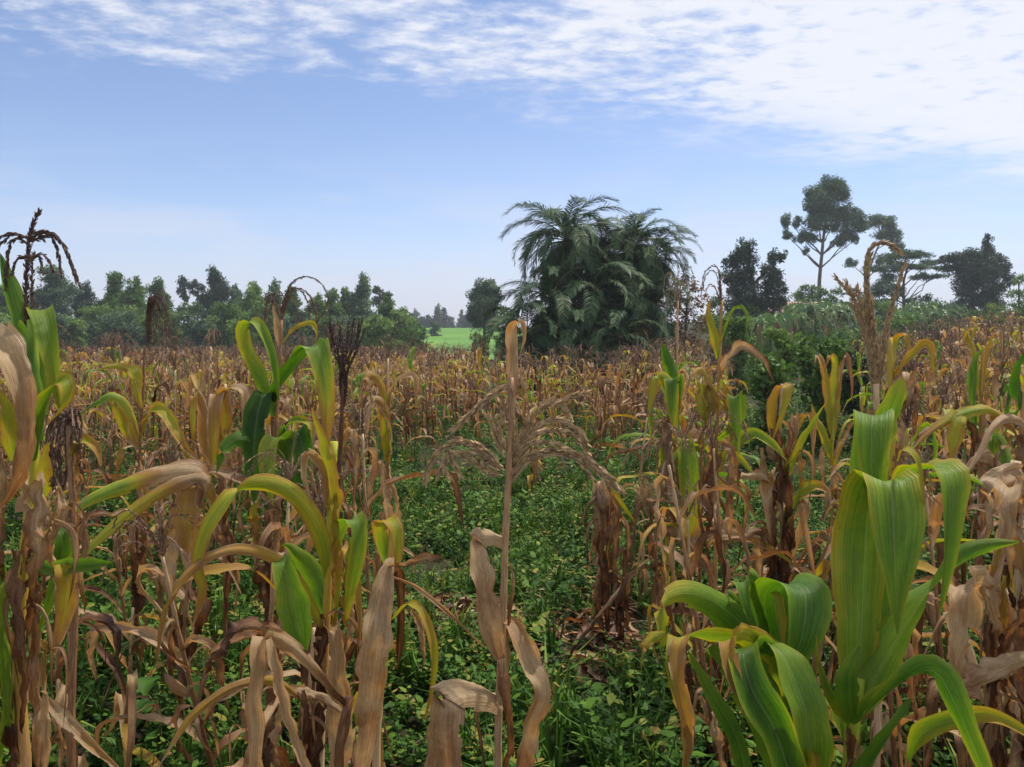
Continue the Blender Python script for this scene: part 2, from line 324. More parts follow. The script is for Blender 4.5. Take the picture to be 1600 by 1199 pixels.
# ------------------------------------------------------------------ leaf blades
def blade(pts, w, W1=(1, 0, 0), W2=None, st=(0.3, 0.5), edge=0.12, curl=0.5, crink=0.25, base=0.5, pw=2.2, n=34, na=9, seed=0, prof=None):
    """maize leaf blade; pts world control points, w max width in m, W1/W2 across-vectors in world axes"""
    r = np.random.default_rng(seed)
    path, L = catmull(pts, n)
    T = nrm(np.gradient(path, axis=0)); t = np.linspace(0, 1, n + 1)
    W1 = np.asarray(W1, float); W2 = W1 if W2 is None else np.asarray(W2, float)
    Wt = W1[None] * (1 - sst(t, .2, .8))[:, None] + W2[None] * sst(t, .2, .8)[:, None]
    if crink > .25 and n > 8:
        a = np.cumsum(r.normal(0, 1, n + 1)); a = np.convolve(np.pad(a, 3, 'edge'), np.ones(7) / 7, 'valid')
        j = r.normal(0, 1, (n + 1, 3)); j = (j + np.roll(j, 1, 0) + np.roll(j, 2, 0)) / 2; j[:2] = 0
        path = path + j * w * .05 * min(crink, .9); T = nrm(np.gradient(path, axis=0))
    B = nrm(Wt - T * np.sum(Wt * T, 1, keepdims=True)); Nn = np.cross(T, B)
    if crink > .25 and n > 8:
        a = a * min(crink, .9) * .22 * (22 / n) ** .5; a = (a - a[0])[:, None]; B, Nn = B * np.cos(a) + Nn * np.sin(a), Nn * np.cos(a) - B * np.sin(a)
    if prof is None: f = (base + (1 - base) * sst(t, 0, .28)) * (1 - t ** pw) ** 0.8
    else: f = np.interp(t, np.linspace(0, 1, len(prof)), prof)
    hw = 0.5 * w * f * (1 + 0.06 * np.sin(t * 17 + r.uniform(0, 6)))
    u = np.linspace(-1, 1, na)
    cl = curl * (1 + 0.5 * np.sin(t * 7 + r.uniform(0, 6)))
    cl = np.where(np.abs(cl) < 1e-3, 1e-3, cl)[:, None]
    ox = hw[:, None] * np.sin(cl * u) / cl; oz = hw[:, None] * (1 - np.cos(cl * u)) / cl
    oz = oz + 0.16 * hw[:, None] * np.abs(u)                              # keel
    fr = L / max(w, 1e-3) * 0.55
    ph = r.uniform(0, 6.28, 4)
    s = t[:, None]
    ruf = np.where(u[None] > 0, np.sin(6.28 * fr * s + ph[0]) + .6 * np.sin(6.28 * fr * 2.3 * s + ph[2]), np.sin(6.28 * fr * 1.17 * s + ph[1]) + .6 * np.sin(6.28 * fr * 1.9 * s + ph[3]))
    oz = oz + crink * 0.45 * hw[:, None] * (u[None] ** 2) * ruf
    ox = ox * (1 - 0.12 * crink * np.abs(ruf))
    if crink > .25 and na > 4:
        oz = oz + min(crink, .8) * 0.22 * hw[:, None] * np.sin(u[None] * 5.5 + ph[0] + 2.2 * np.sin(s * 4 + ph[1])) * np.sin(s * 9 + ph[2])
        rg = r.random((n + 1, 2)) ** 4 * min(crink, .9) * .8; rg = (rg + np.roll(rg, 1, 0) + .5 * np.roll(rg, 2, 0)) / 2; rg[:2] = 0
        ox = ox * np.where(u[None] > 0, 1 - rg[:, :1] * u[None] ** 2, 1 - rg[:, 1:] * u[None] ** 2)
    g = r.normal(0, 1, (n + 1, na)); g = (g + np.roll(g, 1, 0) + np.roll(g, -1, 0)) / 3
    oz = oz + crink * 0.16 * hw[:, None] * g
    V = path[:, None] + B[:, None] * ox[..., None] + Nn[:, None] * oz[..., None]
    S = np.interp(t, np.linspace(0, 1, len(st)), st)[:, None] + edge * np.abs(u)[None] ** 2.5
    nb = r.normal(0, 1, 6); S = S + 0.035 * np.interp(t * 5, np.arange(6), nb)[:, None]
    S = np.clip(S, 0.0, 1.0)
    uv = np.stack([np.broadcast_to(u * .5 + .5, S.shape), np.broadcast_to(t[:, None] * L, S.shape)], -1)
    i = np.arange(n)[:, None] * na; j = np.arange(na - 1)[None]
    Q = np.stack([i + j, i + j + 1, i + na + j + 1, i + na + j], -1).reshape(-1, 4)
    if na > 6:                                          # frayed margins: bits of the outer strip missing
        gone = np.zeros((n, na - 1), bool); tear = .02 + .09 * min(crink, .9) if crink > .25 else .02
        for c_ in (0, na - 2):
            i_ = 3
            while i_ < n - 1:
                if r.random() < tear:
                    l_ = int(r.integers(1, 4)); gone[i_:i_ + l_, c_] = True
                    if crink > .45 and r.random() < .4: gone[i_:i_ + max(1, l_ - 1), abs(c_ - 1)] = True
                    i_ += l_
                i_ += 1
        Q = Q[~gone.ravel()]
    return V.reshape(-1, 3), Q, S.ravel(), uv.reshape(-1, 2)
def stalk_geo(mb, path, r0, r1, st, nodes=0.14, sides=8):
    pth, L = catmull(path, max(10, int(sum(np.linalg.norm(np.diff(np.asarray(path), axis=0), axis=1)) / 0.035)))
    s = np.linspace(0, L, len(pth)); r = r0 + (r1 - r0) * s / L
    bump = np.exp(-(((s % nodes) - nodes / 2) / 0.012) ** 2)
    tube(mb, pth, r * (1 + 0.28 * bump), sides, st)
def spikelets(mb, path, step, size, st, rng, k=2, droop=0.3):
    """tassel branch: thin rachis set with small overlapping spikelets"""
    pth, L = catmull(path, max(6, int(L_of(path) / 0.03)))
    tube(mb, pth, np.linspace(0.0022, 0.0012, len(pth)), 4, st, False)
    n = max(4, int(L / step)); s = np.linspace(0.06, 1, n)
    c = np.stack([np.interp(s * (len(pth) - 1), np.arange(len(pth)), pth[:, q]) for q in range(3)], 1)
    T = nrm(np.stack([np.interp(s * (len(pth) - 1), np.arange(len(pth)), np.gradient(pth[:, q])) for q in range(3)], 1))
    for _ in range(k):
        d = nrm(rng.normal(0, 1, (n, 3))); side = nrm(d - T * np.sum(d * T, 1, keepdims=True))
        ax = nrm(T + side * rng.uniform(.15, .5, (n, 1)) + np.array([0, 0, -droop])); b = nrm(np.cross(ax, nrm(rng.normal(0, 1, (n, 3)))))
        l = size * rng.uniform(.7, 1.3, (n, 1)); w_ = l * 0.17
        o = c + side * 0.001
        V = np.stack([o, o + ax * l * .45 + b * w_, o + ax * l, o + ax * l * .45 - b * w_], 1).reshape(-1, 3)
        i = np.arange(n) * 4
        mb.add(V, np.stack([i, i + 1, i + 2, i + 3], 1), None, np.repeat(np.clip(st + rng.normal(0, .12, n), 0, 1), 4))
def L_of(p): return float(np.sum(np.linalg.norm(np.diff(np.asarray(p, float), axis=0), axis=1)))

# ------------------------------------------------------------------ the nearest maize plants, one by one
SEED = [100]
class Hero:
    def __init__(s, label, d, foot, group=None, cat='maize plant'):
        """foot: photo column of the stalk where it leaves the picture; d: distance in m"""
        s.d = d; b = P(foot[0], foot[1], d); s.base = np.array([b[0], b[1], gz(b[0], b[1]) - 0.02])
        s.t = thing('maize_plant', label, cat, s.base, group)
    def pt(s, q):
        return P(q[0], q[1], s.d + (q[2] if len(q) > 2 else 0.0))
    def px(s, w): return w * s.d / F
    def stalk(s, pts, r=0.011, r1=0.008, st=(0.8, 0.85, 0.9)):
        path = [s.pt(q) for q in pts]; lo = path[-1]
        if lo[2] > s.base[2] + 0.1:
            path += [lo * (1 - a) + s.base * a for a in (0.5, 1.0)]
        mb = MB(); stalk_geo(mb, path[::-1], r, r1, st[::-1]); return mb.build('stalk', M_STALK, s.t, True, s.base)
    def leaf(s, pts, w, st, Wd=(1, 0, 0), W2=None, name='leaf', **kw):
        SEED[0] += 1
        cv = lambda v: None if v is None else RT * v[0] + FWD * v[1] + UP * v[2]
        V, Q, S, U = blade([s.pt(q) for q in pts], s.px(w), cv(Wd), cv(W2), st, seed=SEED[0], **kw)
        return mk(name, V - s.base, [Q], M_LEAF, s.t, S, U)
    def tassel(s, branches, st=0.4, step=0.007, size=0.013, k=3, droop=0.3):
        mb = MB(); r = np.random.default_rng(SEED[0]); SEED[0] += 1
        for b in branches: spikelets(mb, [s.pt(q) for q in b], step, size, st, r, k, droop)
        return mb.build('tassel', M_TASSEL, s.t, False, s.base)
    def ear(s, pts, w, st=(0.7, 0.75, 0.85)):
        """husk-wrapped cob: overlapping husk leaves round a tapered core"""
        path, L = catmull([s.pt(q) for q in pts], 12); t = np.linspace(0, 1, 13)
        mb = MB(); rr = s.px(w) / 2 * np.interp(t, [0, .15, .5, .85, 1], [.5, .85, 1, .65, .2])
        tube(mb, path, rr, 10, st)
        e = mb.build('ear', M_LEAF, s.t, True, s.base)
        mid = path[6]; ax = nrm(path[-1] - path[0]); sd = nrm(np.cross(ax, FWD))
        for q in range(4):
            a = q * 1.7 + 0.4; off = (sd * math.cos(a) + np.cross(ax, sd) * math.sin(a)); SEED[0] += 1
            V, Q, S, U = blade([path[0] + off * rr[0] * .9, path[4] + off * rr[4] * 1.06, path[8] + off * rr[8] * 1.15, path[12] + off * rr[5] * .8 + ax * .02], s.px(w) * 0.95, np.cross(ax, off), None, st, seed=SEED[0], n=12, na=5, curl=0.9, crink=.5)
            mk('husk', V - s.base, [Q], M_LEAF, e, S, U)
        return e
    def hang(s, x, y0, y1, w, st, sway=6, dd=0.0, **kw):
        """dead leaf hanging straight down along the stalk"""
        r = random.Random(SEED[0]); m = (y0 + y1) / 2
        if w > 22 and r.random() < .8:
            q = r.uniform(y0, m); e = r.choice((-1, 1)) * r.uniform(.4, 1.3) * w
            s.leaf([(x, q, dd), (x + e * .5, q - .3 * w, dd - .03), (x + e, q + .3 * w, dd - .05), (x + e * r.uniform(.5, 1.2), q + r.uniform(.5, .9) * (y1 - y0) * .6, dd - .04)], w * r.uniform(.22, .4), (.7, .76, .84), (1, r.uniform(-1, 1), .3), (r.uniform(-1, 1), 1, .3), curl=1.5, crink=.5, n=14, na=5)
        return s.leaf([(x, y0, dd), (x + r.uniform(-sway, sway), y0 + (m - y0) * .5, dd - .02), (x + r.uniform(-sway, sway) * 1.4, m + (y1 - m) * .3, dd - .03), (x + r.uniform(-sway, sway) * 2, y1, dd - .01)], w * .82, st,
                      (1, r.uniform(-.8, .8), 0), (1, r.uniform(-1, 1), 0), curl=1.3, crink=.95, edge=0.06, **kw)
UPW = (0.25, 0.75, 0.6)
def heroes():
    # --- tall plant at the field edge with the open dark tassel
    p = Hero('tall maize plant with bright green upper leaves and open arching dark tassel', 1.30, (38, 1199))
    p.stalk([(50, 500), (54, 620), (50, 760), (36, 900), (30, 1050), (38, 1199)], .013, .008, (0.3, 0.55, 0.85, 0.95))
    p.tassel([[(44, 540), (40, 470), (42, 400), (50, 350), (60, 331)], [(43, 520), (41, 450), (44, 390), (52, 348), (58, 334)], [(50, 520), (50, 450), (50, 400)],
              [(48, 378), (68, 358), (92, 372), (108, 402), (118, 430), (123, 446)], [(48, 372), (70, 362), (98, 382), (110, 408), (112, 420), (119, 432)], [(50, 378), (76, 366), (88, 386), (93, 410), (97, 428)],
              [(50, 366), (62, 362), (66, 372), (70, 370)], [(48, 410), (62, 396), (74, 404), (82, 420)], [(49, 404), (60, 398), (64, 412), (66, 424)],
              [(46, 374), (22, 364), (4, 368), (-14, 384), (-28, 410)], [(45, 372), (20, 366), (6, 378), (-6, 388)], [(44, 382), (22, 370), (13, 395), (9, 430), (8, 450)], [(43, 402), (30, 402), (22, 414), (19, 426)]], 0.2, 0.0045, 0.009, 4)
    p.leaf([(58, 650), (46, 570), (26, 490), (8, 425), (0, 395)], 58, (0.25, 0.2, 0.12), (1, .15, .35), edge=.1, curl=.7, crink=.15)
    p.leaf([(52, 660, .02), (50, 560, .03), (56, 500, .02), (66, 488, 0), (80, 545, -.03), (96, 650, -.04)], 50, (0.2, 0.28, 0.3, 0.4), (1, .1, .15), edge=.08, crink=.12)
    p.leaf([(60, 690, -.02), (50, 610, -.04), (34, 530, -.05), (8, 522, -.09), (-20, 560, -.12), (-40, 640, -.12)], 46, (0.15, 0.2, 0.25), (.5, .8, .3), crink=.15)
    p.leaf([(54, 720, -.02), (66, 650, -.05), (84, 604, -.07), (104, 596, -.09), (100, 628, -.1), (66, 672, -.1)], 40, (0.2, 0.25, 0.4, 0.5), (.4, .5, .7), edge=.2, crink=.15)
    p.leaf([(-60, 560, -.2), (-20, 520, -.24), (18, 556, -.27), (38, 640, -.28), (30, 720, -.27), (2, 782, -.25), (-30, 810, -.24)], 50, (0.72, 0.76, 0.8, 0.9), (.75, .4, .5), curl=.9, crink=.5, edge=0)
    p.leaf([(20, 720, -.03), (8, 640, -.06), (-10, 600, -.07)], 40, (0.4, 0.45), (1, 0, 0))
    p.leaf([(62, 780, -.02), (66, 740, -.05), (72, 700, -.06), (80, 690, -.06)], 30, (.35, .45, .5), (1, 0, 0))
    for x, a, b, w, st in ((66, 740, 960, 50, (.72, .8, .9)), (40, 700, 900, 46, (.66, .74, .86)), (84, 800, 1000, 34, (.6, .78, .9)), (30, 860, 1150, 44, (.9, .86, .95)), (56, 930, 1240, 50, (.88, .82, .92)),
                           (6, 880, 1230, 40, (.35, .3, .4)), (72, 1000, 1250, 26, (.6, .66, .8)), (20, 1000, 1260, 46, (.92, .96, .9)), (46, 820, 1010, 36, (.95, .9, .86)), (90, 760, 900, 26, (.7, .66, .6)), (2, 700, 960, 30, (.76, .85, .9))):
        p.hang(x, a, b, w, st, 7, random.Random(x).uniform(-.08, .03))
    p.leaf([(48, 870, -.03), (80, 888, -.05), (120, 884, -.07), (176, 880, -.1)], 26, (.25, .2, .22), (.0, .3, 1), crink=.15, prof=(.5, .85, 1, .8, .1))
    p.leaf([(98, 880, -.06), (106, 900, -.07), (104, 950, -.07), (92, 1000, -.07), (86, 1024, -.07)], 34, (.45, .5, .52, .6), (1, .2, 0), crink=.25, base=.8)
    p.leaf([(70, 1090, -.02), (110, 1130, -.06), (150, 1170, -.09), (200, 1215, -.12)], 22, (.6, .64, .7), (.3, .5, .8))
    p.leaf([(56, 860), (90, 830), (96, 880), (60, 990)], 30, (.2, .2, .3), (.8, .5, 0))
    # drooping old tassel of a neighbour
    p = Hero('withered maize plant with thick drooping brown tassel beside the tall green one', 1.75, (112, 1199))
    p.stalk([(108, 660), (112, 760), (118, 900), (112, 1100), (112, 1199)], .010, .007, (.85, .9, .92))
    r = random.Random(3); br = []
    for i in range(17):
        x = 74 + i * 3.4 + r.uniform(-3, 3); a = r.uniform(640, 665)
        br.append([(108, 668), ((108 + x) / 2, a - 8, r.uniform(-.03, .03)), (x, a + 24, r.uniform(-.05, .05)), (x + r.uniform(-5, 5), a + 60), (x + r.uniform(-8, 6), r.uniform(735, 772))])
    p.tassel(br, 0.32, .007, .013, 3, .6)
    for x, a, b, w, st in ((96, 780, 900, 36, (.74, .82, .9)), (128, 800, 960, 30, (.8, .76, .9)), (108, 860, 1010, 40, (.85, .92, .95)), (120, 700, 800, 24, (.5, .55, .7))):
        p.hang(x, a, b, w, st)
    p.leaf([(112, 720), (126, 690), (148, 700), (158, 730)], 24, (.35, .45, .6), UPW)
    # --- plant whose long leaves arch to the left over the weeds
    p = Hero('maize plant with long pale strap leaves arching over green weeds', 3.0, (282, 1150))
    p.stalk([(318, 740), (308, 800), (296, 900), (286, 1010), (282, 1150)], .013, .008, (.6, .8, .92, .95))
    p.leaf([(312, 800, 0), (322, 752, -.02), (296, 733, -.05), (240, 742, -.09), (170, 766, -.13), (118, 794, -.17), (84, 834, -.2)], 40, (.7, .72, .66, .3, .22, .4), (.1, .45, .9), edge=.18, crink=.25)
    p.leaf([(316, 790, -.02), (326, 756, -.03), (300, 748, -.06), (240, 776, -.12), (180, 820, -.17), (130, 866, -.2), (92, 910, -.22)], 26, (.7, .66, .5, .4, .42, .5), (.35, .3, .9), edge=.1, crink=.2)
    p.leaf([(310, 790), (318, 742, .02), (350, 738, .0), (400, 766, -.02), (440, 800, -.02)], 26, (.72, .74, .76, .8), (.2, .5, .8), crink=.5)
    p.leaf([(306, 760, -.02), (296, 768, -.04), (290, 810, -.05), (296, 870, -.05), (300, 910, -.05)], 46, (.5, .5, .55, .75), (1, .2, 0), crink=.35)
    p.leaf([(300, 810), (282, 820, -.02), (268, 880, -.03), (272, 940, -.03), (282, 968, -.02)], 42, (.74, .8, .78, .86), (1, .3, 0), curl=1.0, crink=.5)
    p.leaf([(298, 920), (310, 940), (300, 1000), (280, 1050)], 38, (.85, .92, .9), (1, .5, 0), curl=1.2, crink=.8)
    p.leaf([(288, 960), (276, 990), (278, 1040), (286, 1070)], 44, (.9, .95, .9), (1, .4, 0), curl=1.1, crink=.8)
    p.leaf([(300, 830), (324, 810), (346, 850), (352, 900)], 22, (.75, .85), (1, .4, .2), crink=.7)
    p.leaf([(296, 900), (330, 870), (352, 880), (378, 930)], 14, (.6, .7, .75), UPW)
    p.leaf([(292, 940), (258, 900), (236, 904), (226, 916)], 22, (.7, .75, .8), UPW, crink=.6)
    # --- green-leaved plant with hooped tassel
    p = Hero('maize plant with dark green folded leaves and one tassel branch bent in a hoop', 3.0, (418, 1010))
    p.stalk([(440, 500), (436, 580), (430, 680), (424, 780), (418, 1010)], .012, .006, (.84, .88, .9, .92))
    p.tassel([[(440, 520), (443, 480), (452, 448), (468, 434), (488, 434), (506, 448), (513, 468), (507, 486), (497, 500)], [(441, 500), (448, 456), (466, 450), (480, 470), (484, 500)],
              [(441, 500), (456, 452), (478, 456), (492, 480), (496, 520)], [(440, 500), (434, 462), (420, 462), (414, 490), (412, 520)], [(440, 505), (428, 470), (416, 476), (420, 510)],
              [(440, 490), (452, 460), (462, 480), (466, 515)], [(440, 490), (444, 462), (430, 455), (424, 480)]], .35, .008, .014, 3)
    p.leaf([(438, 545), (434, 520), (428, 480), (424, 462)], 14, (.7, .72, .8), (1, 0, 0))
    p.leaf([(424, 626), (450, 586, -.05), (490, 540, -.1), (500, 556, -.14), (511, 620, -.16), (512, 712, -.16)], 44, (.05, .08, .2, .3, .5, .62), (.75, .2, .65), (1, .1, .1), edge=.14, crink=.2)
    p.leaf([(430, 650), (408, 590, -.04), (384, 540, -.08), (383, 508, -.1), (404, 508, -.12), (426, 560, -.14), (436, 630, -.12)], 26, (.25, .3, .42, .3, .2, .3), (.8, .5, .3), crink=.2)
    p.leaf([(440, 538), (460, 516, -.04), (486, 506, -.08), (494, 520, -.1), (491, 545, -.1)], 14, (.5, .4, .5), (.1, .5, .8))
    p.leaf([(428, 630), (412, 618, -.05), (398, 680, -.08), (398, 790, -.08)], 42, (.04, .05, .12), (1, .1, 0), crink=.2, edge=.05)
    p.leaf([(424, 740), (404, 698, -.06), (374, 686, -.12), (348, 704, -.16), (338, 740, -.18)], 34, (.1, .12, .18), (.3, .4, .85), crink=.15)
    p.leaf([(452, 770), (450, 700, -.06), (436, 684, -.12), (420, 700, -.17), (418, 740, -.19), (426, 790, -.19)], 40, (.12, .2, .32, .35), (1, .2, .2), edge=.06, crink=.12)
    p.leaf([(440, 700), (462, 676, -.04), (474, 710, -.06), (466, 768, -.06)], 44, (.06, .05, .15), (1, .1, .1), crink=.15)
    p.leaf([(430, 720), (452, 664, -.03), (482, 662, -.06), (488, 690, -.06)], 26, (.3, .3, .5), UPW)
    p.hang(404, 740, 900, 36, (.2, .5, .8)); p.hang(424, 800, 960, 40, (.85, .9, .95)); p.hang(440, 770, 930, 30, (.8, .9)); p.hang(412, 880, 1010, 44, (.9, .95))
    # --- plant with upright dark red-brown bristle tassel
    p = Hero('thin dry maize plant with dense upright dark red brown tassel', 3.1, (520, 940))
    p.stalk([(536, 600), (532, 700), (526, 820), (520, 940)], .010, .008, (.95, .95, .95))
    r = random.Random(5)
    p.tassel([[(537, 640), (537 + r.uniform(-6, 6), 590), (538 + (i - 7) * 3.0, 545, r.uniform(-.05, .05)), (540 + (i - 7) * 4.2, 500 + r.uniform(-6, 16), r.uniform(-.08, .08))] for i in range(15)], 0.12, .007, .014, 3, .0)
    p.hang(528, 760, 900, 30, (.8, .9)); p.hang(518, 820, 960, 30, (.85, .92)); p.leaf([(532, 700), (548, 670), (556, 720), (552, 800)], 18, (.6, .75, .8), (1, .3, 0), crink=.6)
    # --- yellow green plant
    p = Hero('yellowing maize plant with a long leaf looping down to the weeds', 1.85, (500, 1199))
    p.stalk([(522, 690), (517, 790), (513, 900), (508, 1010), (500, 1199)], .012, .009, (.4, .5, .7, .92, .95))
    p.leaf([(515, 905, 0), (502, 836, -.04), (470, 782, -.08), (424, 757, -.11), (366, 772, -.16), (322, 830, -.2), (308, 885, -.21), (317, 922, -.2), (300, 985, -.19)], 34, (.35, .36, .38, .4, .42, .45, .6), (.62, .35, .7), (.8, .2, .2), edge=.14, crink=.12)
    p.leaf([(512, 1000, 0), (478, 926, -.05), (436, 876, -.1), (384, 857, -.15), (330, 868, -.2), (282, 908, -.24), (254, 964, -.26), (245, 1040, -.26)], 24, (.5, .45, .6, .62, .55, .6), (.3, .3, .85), edge=.1, crink=.3)
    p.leaf([(436, 876, -.1), (444, 886, -.12), (456, 930, -.13), (468, 985, -.13), (472, 1016, -.13)], 48, (.3, .25, .22, .2), (1, .1, .25), crink=.1, prof=(.5, .8, 1, .95, .4))
    p.leaf([(512, 960, .03), (490, 900, .03), (456, 858, .0), (440, 852, -.02)], 44, (.2, .2, .25), (.6, .1, .75), crink=.15)
    p.leaf([(519, 830), (519, 770, -.02), (504, 690, -.05), (486, 636, -.07)], 34, (.4, .38, .35, .5), (1, .2, .2), edge=.18, crink=.3)
    p.leaf([(518, 800), (510, 740, -.03), (482, 706, -.05), (474, 740, -.06), (488, 790, -.06)], 18, (.5, .6, .7), (.6, .5, .5))
    p.leaf([(520, 870, .02), (530, 830, .0), (556, 812, -.04), (560, 850, -.06), (548, 920, -.06), (540, 980, -.05)], 36, (.3, .28, .35, .5), (1, .2, .3), edge=.12, crink=.2)
    p.leaf([(516, 985, -.02), (524, 1000, -.04), (532, 1090, -.05), (530, 1180, -.05), (536, 1250, -.05)], 44, (.66, .7, .72, .74), (1, .1, 0), edge=0, curl=.8, crink=.5, prof=(.6, .9, 1, .9, .6))
    p.hang(505, 960, 1100, 40, (.88, .92, .95)); p.hang(496, 1040, 1220, 40, (.9, .94, .96)); p.hang(524, 760, 960, 26, (.45, .5, .6), 4); p.hang(548, 840, 1020, 28, (.42, .5, .6), 4)
    p.hang(540, 900, 1040, 22, (.6, .66, .8), 8)
    # --- hanging husk plant
    p = Hero('dead maize plant with one broad tan leaf hanging down its stalk', 1.65, (588, 1199))
    p.stalk([(614, 830), (610, 880), (602, 980), (592, 1100), (588, 1199)], .010, .008, (.5, .7, .85, .9))
    p.leaf([(612, 872, -.01), (604, 890, -.04), (592, 960, -.07), (584, 1040, -.08), (576, 1110, -.08), (566, 1180, -.07), (556, 1250, -.07)], 62, (.7, .74, .72, .62, .78, .66, .7), (1, .1, 0), edge=-.02, curl=.8, crink=.55, prof=(.15, .55, .95, .95, .95, .75, .5, .45))
    p.leaf([(616, 880), (624, 900, .02), (626, 970, .02), (622, 1046, .02)], 24, (.85, .88, .92), (1, .2, 0), curl=1.2)
    p.leaf([(608, 884, -.03), (630, 882, -.05), (660, 872, -.07), (688, 872, -.08)], 22, (.76, .8, .86), (.0, .5, .9), curl=1.6, crink=.8, prof=(.4, .8, 1, .9, .7))
    p.leaf([(608, 900, -.02), (650, 918, -.05), (700, 958, -.08), (756, 1012, -.1)], 9, (.6, .64, .7, .74), (0, .5, .8), curl=1.8, crink=.1, prof=(1, 1, .9, .6))
    p.leaf([(612, 970), (640, 944, -.03), (664, 966, -.06), (678, 1020, -.08), (674, 1080, -.08), (662, 1130, -.08)], 17, (.4, .4, .42, .4, .6), (.8, .4, .3), crink=.15)
    p.leaf([(606, 880, .02), (596, 826, .0), (606, 812, -.03), (620, 826, -.05), (622, 868, -.06), (616, 896, -.06)], 34, (.3, .4, .5, .45, .6), (1, .2, .3), edge=.2, crink=.2)
    p.leaf([(612, 850), (606, 800), (600, 760), (596, 720)], 20, (.72, .74, .76), (1, 0, 0), crink=.6)
    p.leaf([(640, 950, -.03), (656, 980, -.04), (664, 1040, -.04)], 14, (.55, .62, .7), (1, .3, 0), crink=.5)
    # --- low dry plant bent over at the bottom
    p = Hero('dry maize plant with a tan leaf folded in an upside down V', 1.60, (530, 1199))
    p.stalk([(546, 1090), (540, 1120), (534, 1160), (530, 1199)], .011, .010, (.9, .92, .95))
    p.leaf([(546, 1106, 0), (512, 1066, -.05), (466, 1020, -.1), (424, 996, -.14), (406, 1006, -.17), (402, 1080, -.18), (404, 1150, -.18), (400, 1250, -.18)], 36, (.86, .78, .72, .7, .72, .74, .8), (.3, .4, .85), (1, .2, .1), edge=-.05, curl=1.0, crink=.5, prof=(.35, .45, .6, .8, 1, 1, .9, .7))
    p.leaf([(420, 992, -.14), (424, 1020, -.17), (440, 1100, -.19), (470, 1180, -.19), (500, 1260, -.18)], 26, (.7, .7, .74, .78), (1, .2, .3), curl=1.0, crink=.6)
    p.leaf([(450, 1005, -.1), (410, 980, -.12), (366, 990, -.15), (336, 1022, -.17), (318, 1062, -.18)], 34, (.78, .84, .9, .92), (.4, .5, .7), curl=1.0, crink=.8)
    p.leaf([(470, 1090, 0), (430, 1066, -.05), (370, 1072, -.1), (310, 1110, -.15), (270, 1160, -.18), (232, 1225, -.2)], 18, (.6, .6, .58, .7), (.3, .4, .8), crink=.3)
    p.leaf([(534, 1110), (500, 1086), (460, 1080), (436, 1110), (440, 1150)], 24, (.7, .75, .8), UPW, crink=.8, curl=1.2)
    p.hang(470, 1080, 1240, 34, (.85, .9, .92), 12); p.hang(506, 1100, 1250, 30, (.9, .95), 10); p.hang(440, 1060, 1220, 30, (.74, .8, .85), 12); p.hang(380, 1080, 1240, 24, (.76, .8, .9), 10)
    # --- centre stalk with the broken tassel
    p = Hero('bare dry maize stalk with broken spreading tassel standing over open weeds', 1.62, (778, 1199))
    p.stalk([(799, 590), (797, 700), (790, 830), (786, 960), (780, 1090), (778, 1199)], .010, .006, (.85, .8, .78, .86, .92))
    p.leaf([(800, 620, .0), (803, 570, .0), (800, 530, 0), (804, 508, -.01), (815, 508, -.025), (819, 530, -.03), (812, 556, -.03)], 26, (.8, .78, .75, .7, .74, .8), (1, .3, 0), edge=0, curl=1.2, crink=.3, base=.8)
    B = []
    B += [[(799, 598), (780, 608), (750, 632), (716, 664)], [(799, 600), (776, 612), (742, 640), (712, 668)], [(800, 700), (798, 650), (799, 604)], [(802, 720), (800, 660), (801, 610)],
          [(792, 760), (812, 720), (848, 704), (892, 706), (934, 728), (972, 766)], [(792, 765), (820, 724), (864, 708), (916, 722), (960, 760)], [(793, 740), (814, 700), (850, 690), (890, 704), (920, 742)],
          [(793, 730), (820, 690), (846, 676), (890, 672), (916, 706)], [(794, 720), (822, 684), (858, 656), (896, 664), (914, 690)], [(796, 712), (820, 668), (842, 640), (858, 628)], [(840, 642), (870, 630), (900, 616), (912, 614)],
          [(872, 630), (884, 640), (890, 650)], [(796, 716), (812, 690), (832, 676), (828, 660)], [(786, 734), (760, 702), (726, 690), (694, 698), (676, 716), (666, 748)],
          [(786, 730), (756, 712), (722, 706), (700, 716), (684, 740)], [(787, 736), (764, 716), (748, 702), (716, 688)], [(786, 744), (764, 738), (740, 722), (712, 708)], [(760, 738), (756, 724), (768, 728)],
          [(788, 716), (776, 690), (770, 664), (764, 652)], [(792, 710), (782, 680), (786, 650), (784, 632)], [(700, 704), (694, 726), (700, 742)], [(702, 700), (708, 722), (716, 740)], [(790, 770), (800, 730), (806, 690), (800, 660)]]
    p.tassel(B, .86, .005, .018, 4, .1)
    p.leaf([(790, 846, 0), (768, 838, -.02), (746, 842, -.05), (744, 870, -.07), (752, 920, -.08), (764, 970, -.08), (782, 1030, -.07)], 46, (.74, .72, .74, .78, .74, .8), (.35, .75, .35), (1, .2, .05), edge=0, curl=.5, crink=.3, prof=(.5, .8, .9, 1, .95, .75, .4))
    p.leaf([(786, 1100, 0), (752, 1086, -.04), (716, 1086, -.09), (694, 1098, -.12), (694, 1130, -.13), (698, 1190, -.13), (700, 1280, -.12)], 62, (.74, .7, .7, .8, .84, .82, .85), (.1, .8, .45), (1, .15, .05), edge=0, curl=.4, crink=.3, prof=(.5, .8, 1, 1, 1, .95, .8))
    p.leaf([(786, 972, 0), (800, 974, -.03), (814, 1004, -.05), (832, 1046, -.06), (848, 1072, -.07), (840, 1106, -.08), (822, 1150, -.08), (808, 1240, -.07)], 46, (.75, .7, .72, .66, .7, .8, .82), (.9, .2, .4), (1, .1, .1), edge=-.03, curl=.6, crink=.4, prof=(.3, .75, .9, .8, .75, .9, 1, .8))
